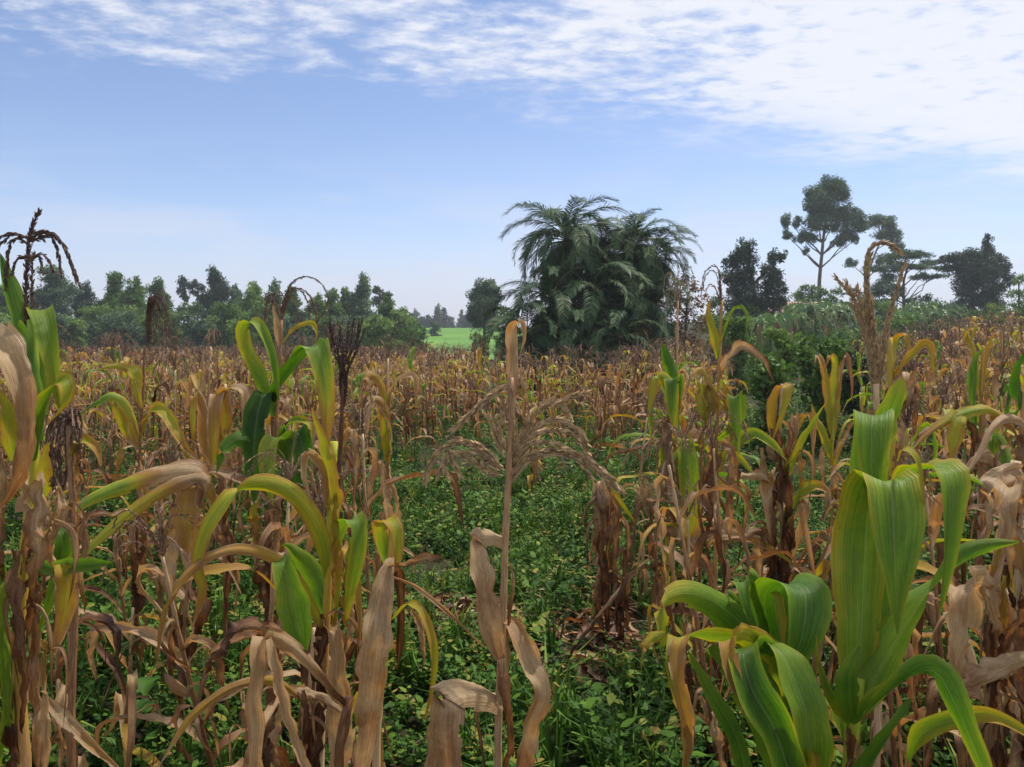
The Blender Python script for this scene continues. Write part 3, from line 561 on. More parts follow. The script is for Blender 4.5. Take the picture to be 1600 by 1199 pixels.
    p.hang(792, 980, 1250, 40, (.82, .88, .9), 5, .02); p.hang(798, 880, 1010, 14, (.8, .9), 5)
    # --- two brown clumps in the gap
    p = Hero('collapsed red brown maize plant with leaves hanging like a skirt', 4.2, (950, 985))
    p.stalk([(952, 745), (950, 850), (950, 985)], .012, .009, (.85, .92, .96))
    for x, a, b, w, st in ((934, 765, 880, 24, (.7, .72, .8)), (945, 800, 990, 34, (.82, .9, .94)), (966, 800, 985, 34, (.84, .9, .95)), (955, 770, 900, 30, (.8, .84, .9)), (975, 860, 990, 26, (.88, .92)), (932, 850, 960, 22, (.64, .7, .85)), (938, 890, 1000, 30, (.9, .95)), (960, 900, 1010, 40, (.92, .96)), (928, 825, 900, 14, (.6, .66, .7))):
        p.hang(x, a, b, w, st, 6)
    p.ear([(944, 800), (938, 775), (936, 752)], 26, (.8, .72, .7))
    p = Hero('dry maize plant with ginger tufted top and one drooping yellow green leaf', 4.0, (1030, 1010))
    p.stalk([(1050, 690), (1030, 770), (1024, 860), (1028, 940), (1030, 1010)], .012, .008, (.6, .8, .88, .9))
    r = random.Random(8)
    p.tassel([[(1018, 815), (1012 + r.uniform(-6, 6), 790), (1004 + r.uniform(-18, 26), 755 + r.uniform(-4, 22), r.uniform(-.05, .05))] for i in range(26)], .95, .01, .02, 2, -.2)
    p.leaf([(1028, 700), (1046, 690, -.03), (1080, 682, -.06), (1124, 690, -.1), (1160, 722, -.14), (1186, 756, -.16)], 20, (.4, .62, .6, .4, .35), (.1, .5, .8), crink=.3)
    p.leaf([(1056, 690, -.05), (1068, 688, -.07), (1074, 740, -.09), (1077, 810, -.09), (1076, 852, -.09), (1090, 898, -.09)], 36, (.32, .35, .45, .55, .72), (1, .1, 0), crink=.2, edge=.1, prof=(.6, 1, 1, .9, .55, .05))
    p.leaf([(1022, 824), (1046, 830, -.04), (1090, 836, -.08), (1140, 832, -.12), (1200, 856, -.16), (1246, 886, -.18)], 26, (.78, .74, .72, .45, .3), (.0, .4, .9), crink=.5)
    p.leaf([(1020, 870), (1000, 888, -.05), (950, 942, -.12), (910, 990, -.16), (886, 1030, -.18)], 14, (.72, .76, .84, .92), (.6, .3, .7), curl=1.6, crink=.4, prof=(.4, .6, .7, 1, .6))
    p.hang(1020, 790, 930, 26, (.84, .9)); p.hang(1032, 880, 1010, 28, (.6, .66, .8)); p.hang(1042, 820, 1000, 18, (.36, .4, .5), 3); p.hang(1024, 900, 1020, 24, (.8, .84, .9))
    p.leaf([(1040, 720), (1030, 690), (1020, 690)], 20, (.35, .45), (1, .2, .2))
    # --- green and yellow plants right of the gap
    p = Hero('slim maize plant with two pale green leaves folded over a bent stem', 4.0, (1052, 860))
    p.stalk([(1059, 470), (1058, 560), (1055, 680), (1052, 860)], .010, .005, (.66, .62, .6, .8))
    p.tassel([[(1059, 490), (1058, 450), (1060, 415)], [(1059, 470), (1048, 425), (1038, 440), (1036, 475)], [(1059, 470), (1070, 420), (1080, 418), (1084, 436)], [(1059, 475), (1066, 440), (1074, 450), (1076, 480)], [(1059, 480), (1050, 450), (1042, 470), (1040, 500)]], .6, .012, .016, 2)
    p.leaf([(1056, 650), (1056, 600, -.02), (1044, 560, -.05), (1034, 536, -.07)], 24, (.3, .25, .2), (1, .2, .3), crink=.2, base=.8, pw=5)
    p.leaf([(1056, 640), (1052, 606, -.05), (1036, 590, -.1), (1020, 604, -.14), (1012, 660, -.15)], 26, (.2, .3, .4, .5), (.7, .4, .5), crink=.2)
    p.leaf([(1058, 640), (1056, 598, -.04), (1048, 596, -.09), (1050, 640, -.11), (1056, 690, -.11)], 30, (.15, .1, .3, .6), (1, .1, .2), edge=.35, crink=.15)
    p.leaf([(1056, 660), (1036, 600, .06), (1018, 590, .08), (1010, 620, .1)], 16, (.3, .35), UPW)
    p.hang(1048, 640, 780, 30, (.6, .75, .85)); p.hang(1062, 650, 800, 30, (.5, .7, .85)); p.hang(1054, 720, 860, 34, (.8, .9))
    p = Hero('leaning maize plant with yellow husks and a green flag leaf tip', 3.6, (1118, 880))
    p.stalk([(1128, 470), (1124, 580), (1120, 700), (1118, 880)], .011, .006, (.6, .55, .6, .85))
    p.tassel([[(1128, 490), (1127, 450), (1124, 424)], [(1127, 470), (1118, 425), (1104, 428), (1098, 450)], [(1127, 470), (1122, 420), (1108, 418), (1099, 432), (1096, 460)], [(1127, 480), (1118, 450), (1108, 444), (1102, 460)], [(1127, 480), (1124, 440), (1132, 430)]], .45, .010, .015, 2)
    p.leaf([(1124, 560), (1116, 520, -.03), (1108, 490, -.05), (1110, 466, -.06)], 18, (.35, .4, .5), (1, .1, .2))
    p.leaf([(1126, 540), (1136, 510, -.02), (1150, 482, -.04), (1164, 488, -.05), (1166, 520, -.05)], 14, (.4, .3, .3), (.5, .4, .6))
    p.leaf([(1122, 600), (1140, 560, -.04), (1160, 540, -.08), (1190, 560, -.1), (1210, 600, -.1)], 22, (.5, .72, .75, .8), (.3, .4, .8), crink=.5)
    p.leaf([(1122, 620), (1100, 580, -.05), (1080, 585, -.08), (1070, 620, -.09)], 20, (.6, .5, .65), UPW)
    p.leaf([(1124, 690), (1150, 668, -.06), (1156, 630, -.1), (1146, 622, -.14), (1150, 670, -.15), (1154, 712, -.15)], 30, (.35, .3, .25, .25, .4), (1, .1, .2), crink=.1)
    p.leaf([(1128, 720), (1170, 680, -.03), (1200, 690, -.06), (1230, 720, -.08)], 24, (.3, .3, .4), (.1, .4, .9))
    for x, a, b, w, st in ((1096, 600, 720, 26, (.45, .42, .5)), (1108, 590, 740, 24, (.42, .5, .6)), (1134, 600, 730, 24, (.5, .6, .75)), (1120, 690, 860, 36, (.8, .88)), (1104, 720, 850, 30, (.75, .82, .9)), (1140, 700, 860, 30, (.72, .8, .9))):
        p.hang(x, a, b, w, st)
    p.ear([(1112, 650), (1108, 620), (1106, 600)], 18, (.5, .45, .5))
    # --- dense brown plant in the middle right
    p = Hero('dense brown maize plant with many curled leaves and white husk tips', 3.9, (1222, 1000))
    p.stalk([(1222, 600), (1218, 700), (1222, 830), (1222, 1000)], .012, .008, (.7, .85, .92, .95))
    for x, a, b, w, st in ((1210, 650, 800, 30, (.85, .9)), (1226, 700, 880, 34, (.88, .94)), (1204, 760, 930, 34, (.8, .86, .92)), (1236, 800, 960, 36, (.84, .9, .95)), (1218, 860, 1000, 44, (.92, .96)), (1190, 700, 820, 24, (.72, .78, .86)), (1246, 700, 820, 20, (.62, .6, .7)), (1180, 830, 960, 26, (.76, .84, .9))):
        p.hang(x, a, b, w, st)
    p.leaf([(1224, 760), (1240, 720, -.03), (1262, 680, -.06), (1290, 630, -.1)], 24, (.45, .35, .3, .4), (.7, .1, .6), crink=.2)
    p.leaf([(1220, 700), (1208, 650, -.03), (1216, 610, -.05), (1230, 604, -.08), (1222, 640, -.1), (1206, 690, -.1)], 24, (.4, .45, .5, .4, .6), (.8, .3, .4))
    p.leaf([(1222, 790), (1200, 745, -.05), (1166, 744, -.1), (1140, 752, -.13), (1128, 770, -.14)], 24, (.78, .74, .72, .76), (.1, .5, .8), crink=.7)
    p.leaf([(1224, 800), (1200, 750, -.04), (1196, 780, -.08), (1204, 850, -.08)], 26, (.4, .5, .7, .8), (.9, .3, .3))
    p.leaf([(1224, 860), (1190, 830, -.05), (1150, 842, -.1), (1110, 840, -.14)], 20, (.74, .76, .8), UPW, crink=.7)
    p.leaf([(1226, 830), (1248, 780, -.05), (1270, 760, -.08), (1290, 766, -.1), (1300, 790, -.11)], 26, (.4, .32, .42, .7), (.2, .4, .8))
    p.leaf([(1228, 880), (1262, 900, -.06), (1296, 960, -.1), (1320, 1000, -.12)], 18, (.7, .74, .78), (.6, .3, .6), curl=1.3)
    p.leaf([(1230, 900), (1262, 800, -.04), (1248, 790, -.06), (1262, 860, -.09), (1280, 940, -.1)], 22, (.66, .64, .68, .74), (.9, .3, .3), curl=1.1)
    p.leaf([(1226, 720), (1250, 660, .05), (1268, 655, .05), (1270, 720, .04)], 18, (.6, .55, .6), (1, .2, .2))
    p.ear([(1212, 720), (1206, 700), (1204, 680)], 18, (.8, .7, .68)); p.ear([(1236, 690), (1240, 668), (1242, 650)], 16, (.7, .66, .64))
    # --- tall ginger tassel plant
    p = Hero('dry maize plant with very thick tan tassel hooked over at the tip', 2.1, (1372, 1100))
    p.stalk([(1368, 600), (1372, 720), (1374, 880), (1372, 1100)], .011, .009, (.7, .75, .8, .9))
    p.tassel([[(1370, 650), (1364, 560), (1356, 480), (1352, 430), (1356, 396), (1374, 378), (1394, 383), (1406, 394)], [(1370, 640), (1362, 540), (1354, 470), (1353, 420), (1360, 388), (1378, 380), (1400, 390)], [(1371, 640), (1366, 560), (1360, 480), (1356, 430), (1360, 400)],
              [(1372, 640), (1380, 560), (1388, 500), (1402, 450), (1414, 414)], [(1372, 630), (1384, 540), (1394, 480), (1408, 432)], [(1370, 640), (1372, 560), (1366, 500), (1362, 470)], [(1368, 600), (1358, 530), (1344, 486), (1330, 462), (1306, 434)],
              [(1368, 590), (1350, 520), (1336, 470), (1322, 440)], [(1369, 600), (1354, 530), (1342, 500), (1328, 472), (1334, 462)], [(1370, 600), (1362, 540), (1348, 480), (1340, 450)], [(1371, 610), (1376, 560), (1382, 520)], [(1370, 620), (1360, 560), (1352, 510), (1346, 480)], [(1370, 620), (1366, 560), (1358, 500)],
              [(1371, 640), (1374, 580), (1380, 530), (1386, 500)], [(1369, 640), (1362, 590), (1356, 540)], [(1371, 645), (1370, 600), (1368, 550)], [(1368, 640), (1360, 570), (1350, 500), (1344, 470)]], .86, .0055, .015, 4, .05)
    p.leaf([(1384, 700, -.05), (1392, 660, -.08), (1404, 620, -.1), (1412, 590, -.1)], 44, (.3, .28, .35), (1, .1, .2), crink=.2, pw=5)
    p.hang(1362, 640, 700, 20, (.74, .8)); p.hang(1380, 800, 1000, 30, (.85, .9)); p.hang(1364, 860, 1050, 30, (.88, .92))
    p = Hero('pale green maize plant with broken stem and tan husk of cob', 2.9, (1394, 960))
    p.stalk([(1390, 528), (1392, 600), (1394, 720), (1394, 960)], .012, .011, (.5, .5, .6, .85))
    p.leaf([(1394, 600), (1412, 570, -.04), (1434, 546, -.08), (1450, 538, -.1), (1456, 570, -.12), (1458, 600, -.12)], 22, (.5, .55, .5, .45, .55), (.3, .4, .8), crink=.3)
    p.leaf([(1392, 570), (1400, 536, .05), (1414, 526, .05), (1420, 556, .05)], 26, (.45, .5, .55), (.8, .4, .3))
    p.ear([(1400, 640), (1408, 606), (1416, 582)], 40, (.8, .74, .7))
    p.hang(1430, 600, 680, 24, (.76, .84)); p.hang(1444, 570, 660, 22, (.62, .7, .8)); p.hang(1404, 700, 860, 36, (.8, .88)); p.hang(1390, 760, 930, 34, (.84, .92))
    # --- the big green plant at the front
    p = Hero('lush green maize plant with broad folded leaves in the foreground', 1.22, (1326, 1240))
    p.stalk([(1340, 1060), (1336, 1110), (1330, 1160), (1326, 1240)], .014, .011, (.35, .42, .6, .92))
    p.leaf([(1340, 1120, 0), (1346, 1000, .01), (1352, 860, .02), (1362, 780, .01), (1384, 752, -.035), (1394, 780, -.06), (1399, 880, -.075), (1402, 990, -.075)], 98, (.3, .3, .28, .28, .24, .26, .3), (1, .05, 0), edge=.17, curl=.35, crink=.18, n=34, na=9, prof=(.22, .68, .92, .93, .98, .9, .5, .04))
    p.leaf([(1352, 1080, .03), (1358, 900, .05), (1364, 740, .06), (1366, 660, .05), (1364, 652, .02), (1362, 680, -.0), (1363, 740, -.0), (1366, 800, .0)], 70, (.3, .28, .25, .22, .18, .24, .28), (1, .05, 0), edge=.18, curl=.35, crink=.08, n=34, na=9, prof=(.3, .7, .9, 1, .97, .93, .9, .7, .3))
    p.leaf([(1348, 1110, .02), (1384, 980, .06), (1408, 840, .07), (1424, 746, .06), (1452, 733, .0), (1480, 742, -.05), (1484, 800, -.065), (1478, 890, -.07), (1468, 960, -.07)], 66, (.28, .24, .2, .2, .26, .28, .24, .24), (.95, .3, .1), edge=.18, curl=.35, crink=.12, n=34, na=9, prof=(.3, .5, .6, .8, 1, .98, .8, .45, .04))
    p.leaf([(1404, 720, -.02), (1412, 702, -.04), (1430, 716, -.06), (1440, 764, -.07), (1444, 800, -.07)], 16, (.42, .45, .45, .5), (.7, .6, .4), crink=.1)
    p.leaf([(1340, 1110, -.01), (1382, 1030, -.0), (1440, 940, .02), (1500, 880, .03), (1548, 853, .03), (1592, 847, .02)], 84, (.24, .22, .2, .22, .28), (-.62, .1, -.72), edge=.1, curl=.5, crink=.12, n=28, na=9, prof=(.5, .98, .95, .8, .5, .04))
    p.leaf([(1336, 1130, -.03), (1328, 1090, -.06), (1330, 1050, -.07), (1344, 1010, -.07)], 44, (.25, .2, .22), (1, .3, 0), crink=.1, prof=(.6, 1, .9, .2))
    p.leaf([(1334, 1130, -.04), (1380, 1090, -.08), (1430, 1054, -.11), (1462, 1050, -.13), (1488, 1092, -.15), (1514, 1150, -.16), (1548, 1230, -.17)], 48, (.22, .2, .22, .2, .3), (-.3, .6, -.7), edge=.22, curl=.6, crink=.12, n=28, prof=(.5, .9, 1, .9, .8, .6, .4))
    p.leaf([(1336, 1250, -.06), (1372, 1180, -.1), (1402, 1130, -.12), (1424, 1092, -.12)], 56, (.15, .14, .16, .25), (.7, .1, .7), edge=.05, curl=.5, crink=.1, prof=(.8, 1, .9, .1))
    p.leaf([(1420, 1190, -.05), (1440, 1146, -.08), (1496, 1122, -.1), (1548, 1118, -.12), (1604, 1146, -.13), (1640, 1180, -.13)], 32, (.3, .38, .42, .46), (.0, .4, .9), crink=.12)
    p.leaf([(1330, 1130), (1300, 1090, -.03), (1280, 1030, -.05), (1276, 990, -.05)], 20, (.3, .32, .4), (.8, .4, 0))
    p.hang(1326, 1130, 1260, 30, (.85, .92), 5); p.hang(1344, 1150, 1270, 26, (.6, .8), 5)
    # --- green yellow bush of leaves
    p = Hero('maize plant with crowded green leaves edged yellow, bent over sideways', 1.28, (1262, 1260))
    p.stalk([(1236, 1040), (1250, 1130), (1262, 1260)], .015, .012, (.25, .3, .5))
    p.leaf([(1236, 1090, .03), (1196, 1020, .02), (1142, 960, -.02), (1088, 930, -.06), (1046, 934, -.1), (1033, 970, -.12), (1036, 1010, -.12)], 56, (.15, .17, .2, .22, .32, .38), (.35, .3, .9), edge=.12, curl=.5, crink=.12, n=28, prof=(.4, .8, 1, 1, .75, .5, .3))
    p.leaf([(1256, 1150, 0), (1236, 1060, -.03), (1196, 1012, -.08), (1130, 998, -.13), (1072, 996, -.17), (1046, 1016, -.19), (1050, 1070, -.2), (1068, 1130, -.2), (1066, 1210, -.2)], 46, (.2, .24, .3, .32, .3, .36, .46, .52), (.45, .35, .75), (.9, .2, .3), edge=.2, curl=.6, crink=.3, n=32, prof=(.6, .9, 1, .9, .95, .85, .75, .7, .25))
    p.leaf([(1080, 1000, -.16), (1062, 1000, -.19), (1058, 1050, -.21), (1070, 1110, -.21), (1076, 1160, -.2), (1066, 1220, -.2)], 28, (.36, .55, .5, .55, .6), (1, .2, .2), crink=.4)
    p.leaf([(1040, 990, -.13), (1022, 996, -.14), (1004, 1014, -.15), (1001, 1050, -.15)], 18, (.42, .46, .5), (.3, .4, .8), crink=.3)
    p.leaf([(1210, 1020, -.08), (1166, 1000, -.13), (1136, 1004, -.17), (1138, 1040, -.19), (1156, 1090, -.2), (1176, 1130, -.2)], 42, (.3, .36, .5, .55, .58), (.8, .3, .4), edge=.1, crink=.3)
    p.leaf([(1216, 1024, -.09), (1180, 1010, -.14), (1162, 1024, -.18), (1176, 1080, -.2), (1210, 1140, -.2), (1240, 1230, -.19)], 52, (.2, .2, .06, .08, .1), (.9, .1, .35), edge=.3, crink=.15, n=26, prof=(.5, .8, .9, 1, 1, .8))
    p.leaf([(1190, 1000, -.1), (1220, 1020, -.14), (1246, 1076, -.17), (1262, 1130, -.18), (1266, 1240, -.17)], 60, (.26, .22, .22, .24, .3), (1, .1, -.35), edge=.16, crink=.2, n=26, prof=(.5, .9, 1, .9, .7))
    p.leaf([(1170, 1220, -.14), (1150, 1150, -.15), (1110, 1080, -.15), (1078, 1022, -.14)], 26, (.12, .15, .2, .3), (.8, .1, .5), edge=.08, crink=.1, prof=(1, 1, .8, .3))
    p.leaf([(1230, 1230, -.1), (1196, 1140, -.11), (1150, 1060, -.12), (1110, 1010, -.12)], 40, (.12, .2, .2, .25), (.8, .1, .5), crink=.15, prof=(1, 1, .9, .4))
    p.leaf([(1240, 1110, .04), (1220, 1000, .04), (1212, 932, .02), (1238, 914, -.03), (1258, 930, -.07), (1256, 980, -.09), (1240, 1040, -.09), (1228, 1080, -.09)], 74, (.2, .15, .16, .18, .12, .1, .2), (1, .15, .1), edge=.2, curl=.4, crink=.12, n=30, na=9, prof=(.4, .7, .9, 1, 1, .9, .6, .05))
    p.leaf([(1220, 1040, .05), (1200, 960, .04), (1180, 912, .02), (1160, 912, -.03), (1168, 950, -.05), (1196, 1010, -.05)], 46, (.15, .2, .18, .2, .22), (.8, .3, .5), edge=.12, crink=.3)
    p.leaf([(1180, 1000, .03), (1150, 940, .02), (1136, 930, 0), (1140, 950, -.02)], 24, (.1, .15, .2), (.7, .4, .5))
    p.leaf([(1206, 926, -.01), (1216, 936, -.05), (1222, 980, -.08), (1226, 1030, -.1)], 18, (.42, .48, .5), (1, .2, 0), crink=.3)
    p.leaf([(1262, 926, -.03), (1278, 960, -.06), (1276, 1020, -.08), (1266, 1080, -.08)], 24, (.35, .5, .6, .66), (.9, .5, 0), crink=.4)
    p.leaf([(1256, 1100, .0), (1246, 1050, -.03), (1254, 1044, -.07), (1268, 1080, -.09), (1280, 1150, -.09)], 34, (.2, .2, .18, .25), (1, .2, .2), crink=.2)
    p.leaf([(1262, 1160, .02), (1290, 1090, .0), (1312, 1130, -.03), (1330, 1200, -.04)], 34, (.15, .2, .3), (.8, .3, .3))
    p.hang(1120, 1100, 1240, 30, (.7, .8, .9), 8, .1); p.hang(1290, 1130, 1260, 30, (.3, .4, .6), 6); p.hang(1258, 1120, 1280, 40, (.3, .5, .7), 6, -.15)
    # --- dry plant at the right
    p = Hero('crumpled tan maize plant with torn leaves beside the lush green one', 1.5, (1546, 1240))
    p.stalk([(1588, 720), (1570, 820), (1552, 930), (1548, 1060), (1546, 1240)], .012, .009, (.75, .85, .92, .95))
    p.leaf([(1600, 800, .02), (1606, 750, .0), (1576, 752, -.05), (1552, 772, -.09), (1542, 820, -.11), (1530, 860, -.11)], 60, (.74, .72, .7, .72, .76), (.6, .5, .6), edge=0, curl=.9, crink=.7)
    p.leaf([(1580, 800), (1590, 764, -.04), (1576, 770, -.09), (1570, 830, -.11), (1580, 900, -.11)], 48, (.74, .7, .74, .8), (1, .2, .2), curl=.9, crink=.6, edge=0)
    p.leaf([(1616, 780), (1606, 800, -.05), (1600, 870, -.07), (1590, 950, -.07)], 44, (.72, .74, .84), (1, .2, .1), curl=1.0, crink=.7)
    p.leaf([(1556, 960, 0), (1552, 918, -.04), (1528, 910, -.08), (1500, 932, -.12), (1488, 985, -.14), (1490, 1060, -.14)], 66, (.76, .72, .7, .72, .74, .84), (.85, .2, .4), edge=0, curl=.7, crink=.5, prof=(.3, .6, .9, 1, .9, .4))
    p.leaf([(1552, 940), (1546, 920, -.05), (1548, 950, -.08), (1556, 984, -.08)], 30, (.7, .68, .72), (1, .2, 0), curl=1, crink=.8, prof=(.4, .8, 1, .8))
    p.leaf([(1552, 900), (1560, 870, -.03), (1580, 850, -.06), (1600, 900, -.08), (1604, 960, -.08)], 34, (.62, .5, .6, .74), (.8, .3, .4), crink=.5)
    p.leaf([(1548, 1080, 0), (1580, 1000, -.04), (1612, 950, -.08), (1650, 930, -.1)], 44, (.86, .84, .8), (.5, .2, .8), curl=.9, crink=.6)
    p.leaf([(1620, 1020, -.1), (1580, 1036, -.09), (1530, 1062, -.1), (1490, 1080, -.11), (1460, 1090, -.12)], 50, (.74, .76, .8, .86), (.1, .3, .95), edge=0, curl=.8, crink=.6, prof=(.6, .8, 1, .8, .2))
    p.leaf([(1540, 1070), (1510, 1060, -.05), (1488, 1100, -.08), (1500, 1150, -.08)], 44, (.8, .84, .9), (.9, .3, .3), curl=1, crink=.8)
    p.leaf([(1500, 1080, -.08), (1470, 1070, -.1), (1454, 1110, -.12), (1446, 1180, -.12), (1440, 1250, -.12)], 34, (.8, .84, .86, .9), (1, .3, .1), curl=1.1, crink=.7)
    p.leaf([(1540, 1100), (1510, 1000, .06), (1476, 960, .06), (1440, 1030, .05)], 22, (.66, .7, .76), (.8, .3, .4), curl=1.2)
    for x, a, b, w, st in ((1548, 960, 1150, 34, (.9, .94)), (1560, 1050, 1250, 40, (.88, .95)), (1590, 980, 1220, 50, (.84, .9)), (1530, 1130, 1260, 34, (.8, .86)), (1580, 1120, 1270, 44, (.76, .84)), (1604, 1060, 1260, 40, (.9, .94)), (1570, 900, 1060, 26, (.5, .6, .8)), (1606, 860, 1040, 34, (.8, .9))):
        p.hang(x, a, b, w, st, 9)
    # --- yellow tipped plant behind it
    p = Hero('maize plant with yellow green leaf tips and a long tan leaf bent like an elbow', 2.25, (1590, 1050))
    p.stalk([(1600, 610), (1596, 720), (1592, 860), (1590, 1050)], .012, .008, (.6, .75, .85, .92))
    p.leaf([(1598, 720), (1604, 664, -.04), (1576, 652, -.08), (1552, 668, -.12), (1530, 708, -.15), (1504, 752, -.17)], 24, (.74, .72, .7, .72, .74), (.3, .4, .85), curl=1, crink=.3)
    p.leaf([(1598, 700, .03), (1580, 662, 0), (1546, 640, -.05), (1500, 648, -.1), (1460, 668, -.14), (1424, 704, -.16)], 26, (.66, .6, .44, .38, .46, .6), (.1, .5, .85), crink=.3)
    p.leaf([(1500, 648, -.1), (1492, 664, -.12), (1488, 696, -.13), (1484, 720, -.13)], 30, (.38, .4, .46), (1, .2, 0), crink=.2, prof=(.6, 1, .8, .1))
    p.leaf([(1590, 780), (1560, 720, -.03), (1530, 715, -.06), (1500, 740, -.08), (1480, 722, -.08)], 34, (.74, .76, .8), (.2, .4, .9), crink=.6)
    p.leaf([(1594, 800), (1570, 700, .06), (1548, 690, .05), (1556, 760, .04)], 34, (.2, .22, .3), (.9, .3, .3))
    p.leaf([(1598, 640), (1590, 590, -.02), (1600, 560, -.04), (1612, 540, -.04)], 26, (.1, .08, .12), (.8, .1, .5))
    for x, a, b, w, st in ((1590, 680, 820, 34, (.8, .9)), (1606, 700, 900, 40, (.84, .9)), (1580, 800, 960, 34, (.86, .92)), (1600, 860, 1040, 44, (.9, .94))):
        p.hang(x, a, b, w, st)
    # --- more plants of the second rank
    p = Hero('thin dark maize plant with drooping grey brown tassel over yellow bent leaves', 3.6, (214, 1010))
    p.stalk([(226, 540), (222, 640), (216, 760), (214, 900), (214, 1010)], .009, .006, (.9, .92, .95))
    r = random.Random(12)
    p.tassel([[(232, 545), (233 + r.uniform(-3, 3), 490), (240 + (i - 5) * 1.5, 462 + r.uniform(-5, 5), r.uniform(-.05, .05)), (246 + (i - 5) * 3, 490), (247 + (i - 5) * 3.4, 520 + r.uniform(-8, 20))] for i in range(12)], .25, .009, .014, 3, .4)
    p.leaf([(224, 640), (214, 596, -.03), (196, 574, -.06), (170, 572, -.08), (150, 580, -.09)], 18, (.5, .45, .42, .4), (.2, .4, .8), crink=.2)
    p.leaf([(200, 574, -.06), (210, 580, -.08), (216, 610, -.09), (222, 640, -.09)], 24, (.42, .45, .5), (1, .3, .2), crink=.3)
    p.leaf([(220, 700), (200, 640, -.04), (176, 618, -.07), (150, 628, -.09), (120, 650, -.1)], 22, (.5, .45, .3, .2), (.1, .5, .8), crink=.2)
    p.leaf([(218, 700), (196, 670), (180, 640, -.05), (170, 625, -.06)], 22, (.6, .5, .45), (.8, .3, .4))
    p.leaf([(222, 680), (240, 640, -.03), (262, 650, -.06), (290, 700, -.09), (316, 724, -.1)], 24, (.5, .42, .5, .6), (.3, .4, .8), crink=.3)
    for x, a, b, w, st in ((216, 720, 820, 26, (.7, .82)), (224, 800, 940, 30, (.85, .92)), (206, 820, 960, 30, (.8, .9)), (214, 900, 1010, 34, (.88, .95)), (190, 700, 760, 20, (.5, .6))): p.hang(x, a, b, w, st)
    p = Hero('maize plant with two yellow leaves folded over pale tan bends', 3.7, (352, 1010))
    p.stalk([(352, 600), (352, 700), (352, 860), (352, 1010)], .011, .007, (.7, .8, .9, .95))
    p.leaf([(352, 700), (346, 640, -.02), (352, 612, -.05), (374, 606, -.08), (384, 624, -.1), (382, 690, -.1)], 24, (.55, .5, .5, .72, .6, .8), (.8, .4, .3), crink=.3)
    p.leaf([(352, 720), (350, 650, -.03), (342, 614, -.06), (336, 640, -.09), (334, 700, -.1), (330, 750, -.1)], 26, (.5, .48, .6, .48, .5), (1, .2, .2), crink=.25)
    p.leaf([(352, 760), (320, 700, -.04), (316, 640, -.06), (306, 616, -.08), (302, 650, -.1), (304, 710, -.1)], 22, (.6, .55, .66, .5, .6), (1, .3, .2), crink=.3)
    p.leaf([(352, 800), (320, 760, -.05), (290, 700, -.09), (262, 652, -.11), (236, 640, -.12)], 24, (.6, .55, .45, .62), (.5, .3, .7), crink=.35)
    for x, a, b, w, st in ((360, 660, 800, 26, (.72, .8)), (346, 740, 900, 30, (.8, .9)), (356, 820, 980, 32, (.85, .92)), (370, 680, 760, 16, (.7, .74))): p.hang(x, a, b, w, st)
    p = Hero('maize plant with three tan leaves bent over like hooks at the weed clearing', 3.9, (606, 1010))
    p.stalk([(606, 560), (606, 680), (606, 820), (606, 1010)], .010, .006, (.75, .8, .7, .9))
    p.tassel([[(606, 570), (605, 545), (604, 525)], [(606, 560), (596, 530), (590, 540)], [(606, 560), (614, 528), (620, 545)], [(606, 565), (610, 540), (608, 520)]], .5, .01, .016, 2)
    p.leaf([(606, 660), (600, 610, -.03), (584, 586, -.06), (566, 594, -.09), (560, 630, -.1)], 20, (.45, .42, .6, .7), (.4, .5, .7), crink=.25)
    p.leaf([(606, 650), (614, 606, -.02), (636, 588, -.05), (648, 594, -.07), (650, 640, -.08)], 18, (.5, .66, .7, .6), (.4, .5, .7), crink=.25)
    p.leaf([(606, 720), (604, 660, -.04), (592, 630, -.08), (576, 636, -.12), (574, 680, -.13)], 26, (.44, .46, .7, .74), (.7, .4, .5), crink=.3)
    p.leaf([(606, 800), (606, 750, -.03), (594, 724, -.07), (580, 740, -.1), (576, 800, -.1)], 22, (.62, .7, .74), (.8, .3, .4), crink=.5)
    for x, a, b, w, st in ((602, 660, 760, 20, (.45, .6)), (612, 700, 840, 24, (.7, .76)), (600, 800, 940, 28, (.76, .84)), (610, 860, 1000, 30, (.84, .92))): p.hang(x, a, b, w, st)
    p = Hero('upright maize plant with a bouquet of yellow green leaves before the leafy bush', 4.6, (1300, 960))
    p.stalk([(1302, 640), (1300, 740), (1300, 850), (1300, 960)], .011, .007, (.35, .5, .7, .9))
    p.leaf([(1302, 680), (1296, 620, -.02), (1286, 566, -.05), (1276, 556, -.08), (1272, 572, -.1)], 20, (.4, .42, .5, .8), (1, .3, .2))
    p.leaf([(1302, 680), (1304, 610, -.02), (1306, 566, -.04), (1296, 556, -.08), (1290, 574, -.1)], 22, (.42, .44, .4, .6), (1, .2, .2))
    p.leaf([(1302, 690), (1312, 620), (1318, 570, -.03), (1324, 556, -.06), (1330, 590, -.08), (1332, 630, -.08)], 18, (.4, .5, .8, .82), (1, .3, .2), crink=.4)
    p.leaf([(1302, 720), (1290, 680, -.03), (1274, 650, -.05), (1268, 630, -.06)], 20, (.4, .4, .5), (.8, .3, .5))
    p.leaf([(1300, 740), (1320, 690, -.03), (1336, 660, -.05), (1344, 680, -.06), (1350, 720, -.06)], 20, (.4, .72, .7), (.6, .4, .5))
    for x, a, b, w, st in ((1296, 720, 820, 24, (.7, .8)), (1306, 760, 880, 26, (.8, .9)), (1300, 840, 950, 28, (.88, .94)), (1286, 690, 780, 18, (.72, .76))): p.hang(x, a, b, w, st)
    p = Hero('maize plant with one upright bright green blade among tan husks on the slope', 4.2, (1530, 940))
    p.stalk([(1536, 540), (1532, 660), (1530, 800), (1530, 940)], .011, .007, (.5, .6, .8, .9))
